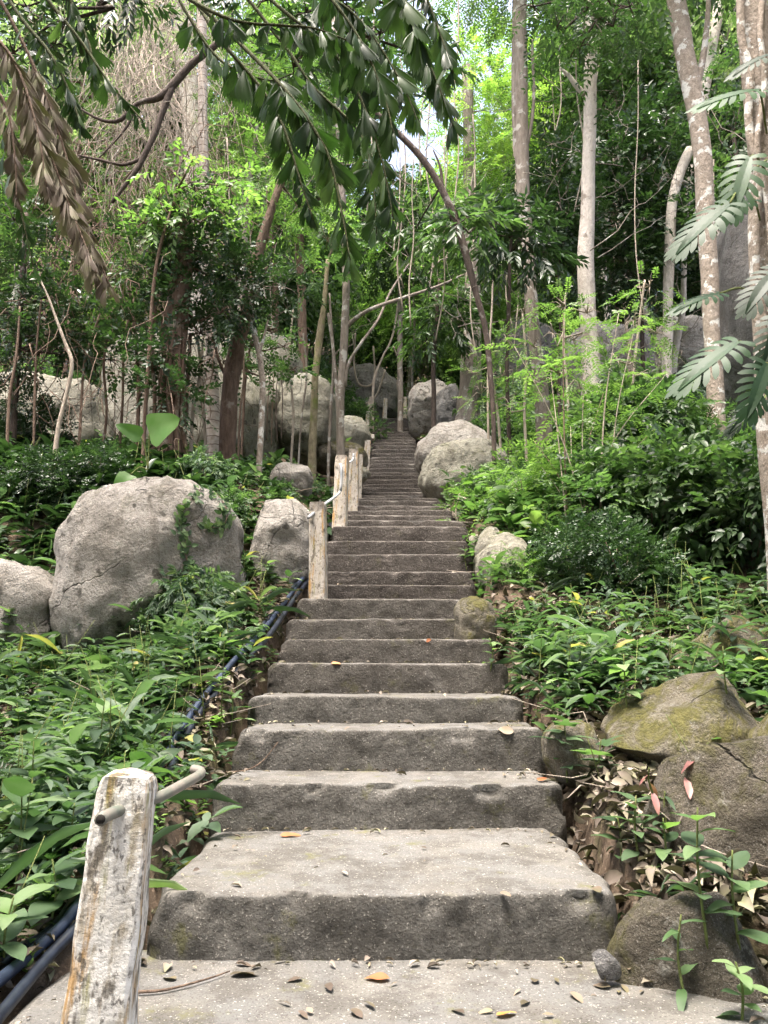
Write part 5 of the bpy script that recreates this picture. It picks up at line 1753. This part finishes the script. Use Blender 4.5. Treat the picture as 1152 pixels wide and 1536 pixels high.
frond([(-90, -140, 4.3), (0, 0, 4.2), (60, 120, 4.2), (95, 220, 4.2), (125, 330, 4.2), (165, 430, 4.2)], 90, .24, 'leaf_dead', 1.1, .45, 'dead_frond', .7, 'twig_brown', 20, .65)['label'] = 'brown withered frond'
frond([(-110, -140, 3.9), (-50, 0, 3.8), (20, 90, 3.8), (55, 190, 3.8), (70, 280, 3.8)], 60, .19, 'leaf_dead', 1.1, .45, 'dead_frond', .7, 'twig_brown', 21, .7)['label'] = 'brown withered frond'
for k, (px, d, lab, lb) in enumerate([
    ([(60, -260, 10), (110, -120, 8), (150, -40, 5), (170, 10, 3)], 5.2, 'dark leafy branch drooping into the top left corner', [(40, 10, 40), (100, -10, 40), (160, 0, 36), (20, 80, 34), (80, 70, 28), (205, -10, 34)]),
    ([(300, -260, 10), (380, -140, 8), (450, -50, 5), (500, 0, 3)], 5.0, 'dark leafy branch behind the fishtail fronds', [(330, -10, 34), (400, 0, 34), (460, 20, 36), (520, 10, 36), (570, 50, 34), (620, 20, 36), (655, 90, 30), (500, 90, 30), (440, 100, 26), (600, 130, 28)])]):
    tree(px, d, 'bark_dark', lab, lobes=lb, kind='long', leafm='leaf_dark', dens=130, seed=80 + k, scale=.62, name='hanging_branch', cat='branch', rooted=False)

# a leafy branch of the near canopy over the white trunk
tree([(1004, -70, 9, 2.8), (985, -90, 8, 2), (940, -70, 6, 1), (905, -30, 5), (885, 10, 3)], 6.0, 'bark_dark', 'dark pinnate branch hanging in front of the top of the white trunk', name='hanging_branch', cat='branch',
     lobes=[(835, 40, 34), (870, 70, 30), (920, 40, 34), (945, 10, 36), (800, 10, 30), (900, 0, 40)], kind='feather', leafm='leaf_dark', dens=90, seed=51, scale=.8, rooted=False)

# ------------------------------------------------------------------ monstera climbing the vine-wrapped trunk
mon = empty('monstera', (P(1190, 1000, 5.5).x, 5.5, float(G(P(1190, 1000, 5.5).x, 5.5))))
tag(mon, 'monstera with big slit leaves climbing the vine-wrapped trunk', 'plant')
mb = Vector(mon.location)
for k, (ax_, ay_, lx, ly, tx, ty, d, sz) in enumerate([
    # petiole start (on the trunk), leaf base, leaf tip, distance, (size from base to tip)
    (1150, 200, 1140, 135, 1020, 140, 4.9, 1.0), (1150, 260, 1125, 235, 1090, 335, 4.8, 1.0), (1150, 240, 1095, 305, 985, 375, 4.7, 1.0),
    (1170, 480, 1165, 405, 1105, 470, 4.2, 1.15), (1170, 560, 1108, 512, 985, 580, 4.4, 1.0), (1170, 600, 1150, 545, 1122, 640, 4.2, 1.1),
    (1160, 450, 1080, 440, 990, 455, 4.7, .8), (1165, 150, 1160, 80, 1080, 100, 5.0, 1.0), (1180, 520, 1175, 470, 1140, 560, 4.4, 1.0), (1140, 330, 1130, 300, 1060, 330, 5.0, .7),
    (1165, 610, 1145, 600, 1080, 650, 4.6, .7)]):
    a, b, t = P(ax_, ay_, 5.4), P(lx, ly, d), P(tx, ty, d - .12)
    D = t - b
    nv = Vector((0, -.75, .8)) + Vector((lr.uniform(-.3, .3), 0, 0))
    lf = put_leaf(mon, 'monstera', 'leaf_monstera', b, D, nv, D.length * .74, sz * .74, 'leaf', k)
    pt = [Vector(q) for q in smooth_path([a, a.lerp(b, .6) + Vector((0, 0, .06)), b], 10)]
    child('petiole', tubes_mesh('petiole', [(pt, .008)], 6), M['stem_green'], mon)

# ------------------------------------------------------------------ taro with two bright leaves
tb = hit(230, 700)
tb = Vector((P(222, 705, 7.3).x, 7.3, P(222, 705, 7.3).z))
taro = empty('taro_plant', tb); tag(taro, 'taro with bright green heart-shaped leaves on the big boulder', 'plant')
for (bx, by, tx, ty, w) in [(224, 650, 256, 632, 1.35), (212, 655, 184, 641, .9), (196, 712, 174, 736, .9)]:
    a, b, t = tb, P(bx, by, 7.25), P(tx, ty, 7.15)
    pt = [Vector(q) for q in smooth_path([a, a.lerp(b, .5) + Vector((0, 0, .05)), b], 10)]
    child('petiole', tubes_mesh('petiole', [(pt, .007)], 6), M['stem_green'], taro)
    D = t - b
    put_leaf(taro, 'heart', 'leaf_taro', b, D, Vector((.1, -1, .15)), D.length * 1.25 + .02, w)

# ------------------------------------------------------------------ ivy down the face of the big boulder
ivy = empty('ivy', P(270, 745, 5.75)); tag(ivy, 'ivy strand creeping down the face of the big boulder', 'ivy')
dg = bpy.context.evaluated_depsgraph_get()
dg.update()


def surf(px, py, lift=.01, fall=6):
    """first solid surface seen at a photo pixel (rocks, steps, ground)"""
    o_ = Vector((0, 0, CAM_H)); r = ray(px, py).normalized()
    for _ in range(12):
        ok, loc, n, i, ob, m_ = scene.ray_cast(dg, o_, r)
        if not ok: return P(px, py, fall), Vector((0, -1, 0))
        if ob.name.split('.')[0] in ('boulder', 'rock', 'stone', 'step', 'ground'):
            return loc + n * lift, n
        o_ = loc + r * .004
    return P(px, py, fall), Vector((0, -1, 0))


ivp = [(300, 735), (285, 752), (272, 770), (268, 790), (278, 805), (276, 825), (282, 850), (272, 880)]
ivq = [(318, 735), (332, 752), (340, 772), (332, 790), (308, 790)]
for strand in (ivp, ivq):
    A = [surf(*q)[0] for q in strand]
    child('stem', tubes_mesh('stem', [([Vector(a) for a in smooth_path(A, 24)], .004)], 5), M['twig_brown'], ivy)
    S2 = smooth_path(strand, 46)
    for q in S2:
        for z in range(2):
            x, y = q[0] + lr.uniform(-10, 10), q[1] + lr.uniform(-7, 7)
            p, n = surf(x, y, .012)
            a = lr.uniform(0, 6.28)
            tng = n.orthogonal().normalized(); bt = n.cross(tng)
            put_leaf(ivy, 'ovate', 'leaf_plant', p, tng * math.cos(a) + bt * math.sin(a) + n * .3, n + Vector((lr.uniform(-.3, .3), 0, lr.uniform(-.3, .3))), lr.uniform(.035, .07))

# ------------------------------------------------------------------ individual plants of the foreground banks
PL = 0


def plant(px, py, kind, mat, h, n, L, label, lean=(0, 0), upl=.35, at=None, group=None, spread=1.0, name='plant', whorl=False, wid=1.0):
    b = at or hit(px, py)
    if at is None:
        p, nn = surf(px, py, 0)
        if abs(p.y - b.y) < 1.5: b = p
    root = empty(name, b)
    tag(root, label, 'plant', group)
    top = Vector((lean[0], lean[1], h))
    st = [Vector(q) for q in smooth_path([Vector((0, 0, -.04)), top * .5 + Vector((lr.uniform(-.02, .02), 0, 0)), top], 10)]
    link('stem', tubes_mesh('stem', [(st, list(np.linspace(.005, .0025, 10)))], 5), M['stem_green'], root)
    ph = lr.uniform(0, 6.28)
    for i in range(n):
        t = (.92 + .08 * i / n) if whorl else (.25 + .75 * (i + .5) / n)
        p = st[min(9, int(t * 9))]
        a = ph + i * 2.4 + lr.uniform(-.25, .25)
        e = upl + lr.uniform(-.3, .25) + (t - .6) * .5
        D = Vector((math.cos(a) * spread, math.sin(a) * spread, e))
        N = Vector((-math.cos(a) * e, -math.sin(a) * e, 1)) + Vector((lr.uniform(-.2, .2), lr.uniform(-.2, .2), 0))
        put_leaf(root, kind, mat, b + p, D, N, L * lr.uniform(.7, 1.15) * (1 - .25 * abs(t - .55)), wid)
    return root


PLANTS = [
    # bottom-left corner: large leaves
    (20, 1330, 'ovate', 'leaf_plant', .34, 10, .20, 'broad-leaved weed at the left edge level with the post top'),
    (70, 1400, 'ovate', 'leaf_plant', .22, 9, .15, 'broad-leaved weed just left of the streaked post'),
    (10, 1470, 'ovate', 'leaf_plant', .22, 9, .15, 'broad-leaved weed in the bottom left corner'),
    (105, 1300, 'ovate', 'leaf_plant', .22, 9, .13, 'leafy weed behind the streaked post'),
    (40, 1240, 'lance', 'leaf_plant', .34, 10, .21, 'weed with long leaves above the bottom left corner'),
    (150, 1160, 'lance', 'leaf_plant', .34, 10, .20, 'long-leaved weed rising just behind the streaked post'),
    (215, 1130, 'lance', 'leaf_plant', .22, 9, .15, 'long-leaved weed beside the water pipes'),
    (90, 1150, 'ovate', 'leaf_plant', .22, 10, .13, 'bushy weed left of the water pipes'),
    (20, 1120, 'ovate', 'leaf_plant', .25, 10, .14, 'bushy weed at the left edge of the bank'),
    (60, 1060, 'lance', 'leaf_plant', .24, 10, .14, 'weed in the middle of the left bank'),
    (130, 1060, 'ovate', 'leaf_plant', .22, 10, .12, 'round-leaved weed in the middle of the left bank'),
    (200, 1050, 'lance', 'leaf_plant', .22, 9, .14, 'drooping weed left of the pipes halfway up the bank'),
    (270, 1040, 'lance', 'leaf_plant', .22, 9, .13, 'weed leaning over the water pipes'),
    (345, 1100, 'lance', 'leaf_plant', .24, 9, .16, 'weed with long hanging leaves at the end of the third step'),
    (335, 1000, 'ovate', 'leaf_plant', .20, 9, .12, 'leafy weed between the pipes and the fifth step'),
    (385, 970, 'ovate', 'leaf_plant', .18, 8, .11, 'leafy weed beside the pipes below the cream post'),
    (400, 1010, 'lance', 'leaf_plant', .10, 6, .09, 'small weed sprouting at the end of the fifth step'),
    (300, 985, 'lance', 'leaf_plant', .20, 9, .13, 'weed under the egg-shaped boulder'),
    (120, 985, 'lance', 'leaf_plant', .26, 9, .16, 'weed with pale lance leaves in front of the rock slab'),
    (170, 985, 'ovate', 'leaf_plant', .24, 10, .12, 'weed at the foot of the big boulder'),
    (400, 880, 'lance', 'leaf_plant', .22, 9, .14, 'green weed in front of the egg-shaped boulder'),
    (435, 890, 'ovate', 'leaf_plant', .18, 8, .11, 'weed left of the cream post'),
    (20, 790, 'ovate', 'leaf_plant', .22, 10, .14, 'dark weed above the rock slab'),
    (110, 760, 'ovate', 'leaf_plant', .22, 10, .13, 'dark weed on the left shoulder of the big boulder'),
    (75, 820, 'heart', 'leaf_plant', .18, 8, .09, 'heart-leaved creeper at the crack beside the big boulder'),
    (10, 950, 'heart', 'leaf_plant', .20, 8, .09, 'heart-leaved weed at the left edge under the slab'),
    # right side
    (850, 1160, 'lobed', 'leaf_plant', .24, 6, .17, 'weed with lobed leaves beside the small mossy stone'),
    (905, 1180, 'lobed', 'leaf_plant', .20, 5, .16, 'lobed-leaf weed in front of the broad mossy boulder'),
    (860, 1050, 'lance', 'leaf_plant', .32, 10, .19, 'tall weed with long drooping pale leaves right of the fourth step'),
    (800, 1010, 'lance', 'leaf_plant', .26, 9, .15, 'weed with long leaves right of the fifth step'),
    (760, 960, 'ovate', 'leaf_plant', .24, 11, .11, 'leafy weed right of the mossy round rock'),
    (735, 1000, 'ovate', 'leaf_plant', .18, 9, .09, 'small leafy weed at the end of the fifth step on the right'),
    (940, 1060, 'ovate', 'leaf_plant', .26, 10, .13, 'weed with holed leaves behind the broad mossy boulder'),
    (910, 1010, 'ovate', 'leaf_plant', .24, 10, .13, 'bushy weed in the middle of the right bank'),
    (990, 1010, 'ovate', 'leaf_plant', .22, 9, .12, 'weed left of the yellow-green mossy rock'),
    (1090, 1040, 'lance', 'leaf_plant', .22, 9, .15, 'weed in front of the yellow-green mossy rock'),
    (1140, 1020, 'ovate', 'leaf_plant', .24, 8, .14, 'weed at the right edge above the mossy boulder'),
    (960, 1290, 'ovate', 'leaf_plant', .22, 11, .10, 'round-leaved weed left of the dark brown boulder'),
    (930, 1290, 'ovate', 'leaf_plant', .15, 8, .10, 'low round-leaved weed in the dry leaves'),
    (1000, 1310, 'ovate', 'leaf_plant', .18, 9, .09, 'weed at the foot of the dark brown boulder'),
    (1060, 1400, 'ovate', 'leaf_plant', .34, 11, .11, 'tall upright weed in front of the dark brown boulder'),
    (1110, 1420, 'ovate', 'leaf_plant', .26, 8, .13, 'weed with one big pale leaf at the right edge'),
    (1030, 1500, 'lance', 'leaf_plant', .22, 7, .09, 'slender weed against the lowest brown boulder'),
    (1110, 1530, 'ovate', 'leaf_plant', .14, 9, .08, 'small weed in the bottom right corner'),
    (1000, 1230, 'narrow', 'leaf_plant', .10, 6, .11, 'grassy tuft between the mossy and the brown boulder'),
    (1130, 930, 'lance', 'leaf_plant', .3, 11, .16, 'long-leaved weed under the bank at the right edge'),
    (1040, 900, 'ovate', 'leaf_plant', .28, 12, .12, 'bushy weed under the bank above the mossy rock'),
    (820, 940, 'ovate', 'leaf_plant', .24, 11, .11, 'bushy weed in the hollow right of the steps'),
    (870, 950, 'lance', 'leaf_plant', .22, 10, .11, 'weed in the shade below the thin stems'),
    (700, 850, 'lance', 'leaf_plant', .18, 9, .13, 'bright weed poking over the steps below the smooth slanting rock'),
    (725, 880, 'ovate', 'leaf_plant', .2, 9, .10, 'weed at the foot of the smooth slanting rock'),
    (950, 940, 'narrow', 'leaf_taro', .22, 9, .16, 'small bright yellow-green fern in the shade'),
    (1000, 960, 'heart', 'leaf_plant', .22, 9, .10, 'heart-leaved weed behind the mossy rock'),
    (1080, 960, 'lance', 'leaf_plant', .26, 10, .14, 'weed standing above the yellow-green mossy rock'),
    (535, 655, 'ovate', 'leaf_taro', .28, 9, .16, 'glossy bright plant left of the upper steps'),
    (690, 700, 'ovate', 'leaf_plant', .2, 6, .22, 'big-leaved plant on top of the long sloping boulder'),
]
for (px, py, kind, mat, h, n, L, lab) in PLANTS:
    plant(px, py, kind, mat, h, n, L, lab)
# reddish young shoot over the brown boulder
plant(1010, 1180, 'lance', 'leaf_red', .16, 4, .09, 'drooping pink young leaves above the dark brown boulder', lean=(.12, -.05), upl=-.7)
plant(990, 1200, 'lance', 'leaf_red', .12, 3, .09, 'pink new leaves hanging left of the dark brown boulder', lean=(-.05, -.05), upl=-.9)

# ------------------------------------------------------------------ fallen leaves on the concrete, one by one
def fallen(px, py, L, mat, label, group=None, kind='ovate', rot=None, curl=.25):
    p, n = surf(px, py, .008)
    a = rot if rot is not None else lr.uniform(0, 6.28)
    D = Vector((math.cos(a), math.sin(a), lr.uniform(0, curl)))
    o = put_leaf(None, kind, mat, p, D, n + Vector((lr.uniform(-.25, .25), lr.uniform(-.25, .25), 0)), L, lr.uniform(.7, 1.1), 'fallen_leaf')
    return tag(o, label, 'leaf', group)


fallen(585, 1472, .075, 'leaf_orange', 'orange fallen leaf in the middle of the landing', rot=3.0)
fallen(745, 1528, .06, 'leaf_orange', 'pale orange fallen leaf at the bottom edge of the picture', rot=.4)
fallen(808, 1174, .085, 'leaf_orange', 'yellow-orange fallen leaf at the right end of the second step', rot=.9)
fallen(420, 1256, .09, 'leaf_orange', 'orange-brown fallen leaf at the back of the first tread', rot=.2)
fallen(497, 996, .06, 'leaf_orange', 'bright orange fallen leaf on the fifth step', rot=0)
fallen(750, 1340, .05, 'leaf_tan', 'tan curled leaf on the first tread near its right end')
fallen(345, 1466, .10, 'leaf_tan', 'tan fallen leaf at the left of the landing', rot=.3)
fallen(640, 962, .05, 'leaf_orange', 'orange fallen leaf on the sixth step')
fallen(690, 578, .3, 'leaf_tan', 'big tan dead leaf beside the upper steps') if False else None
fallen(845, 1040, .26, 'leaf_tan', 'large dry brown leaf standing in the litter right of the steps', kind='lobed', rot=.3, curl=.6)
fallen(770, 1098, .08, 'leaf_tan', 'tan leaf at the right end of the third tread')
for k in range(46):
    r_ = lr.random()
    if r_ < .45: x, y = lr.uniform(260, 980), lr.uniform(1446, 1530)
    elif r_ < .6: x, y = lr.uniform(300, 900), lr.uniform(1250, 1335)
    elif r_ < .75: x, y = lr.uniform(350, 800), lr.uniform(1158, 1176)
    elif r_ < .9: x, y = lr.uniform(390, 780), lr.uniform(1085, 1093)
    else: x, y = lr.uniform(800, 960), lr.uniform(1450, 1500)
    fallen(x, y, lr.uniform(.025, .06), 'leaf_tan', 'small dry tan leaf lying on the concrete treads', 'small dry leaves on the steps', lr.choice(['lance', 'ovate']))
# long dry twigs on the steps
for pts, lab in [([(205, 1494), (250, 1490), (310, 1474), (345, 1462)], 'thin brown twig across the left of the landing'),
                 ([(330, 1160), (370, 1158), (395, 1140), (418, 1112)], 'dry forked twig over the left end of the second step')]:
    A = []
    for q in pts:
        p, n = surf(*q, .01)
        A.append(p)
    me = tubes_mesh('twig', [([Vector(a) for a in smooth_path(A, 16)], list(np.linspace(.005, .002, 16)))], 5)
    tag(link('twig', me, M['twig_brown']), lab, 'twig')


# ------------------------------------------------------------------ tell look-alikes apart by how far up the slope they stand
same = {}
for o in scene.objects:
    if o.parent is None and o.get('label') and o.get('category') and o.name.split('.')[0] in ('forest_tree', 'shrub', 'hanging_vine'):
        same.setdefault(o['label'], []).append(o)
ORD = ['nearest', 'second-nearest', 'third-nearest', 'fourth-nearest', 'fifth-nearest', 'sixth-nearest', 'seventh-nearest', 'eighth-nearest']
for lab, obs in same.items():
    if len(obs) < 2: continue
    if obs[0].type == 'MESH':
        obs.sort(key=lambda o: o.data.vertices[0].co.y)
    else:
        obs.sort(key=lambda o: o.location.y)
    for k, o in enumerate(obs):
        o['label'] = (('nearer ', 'farther ')[k] if len(obs) == 2 else ORD[min(k, 7)] + ' ') + lab
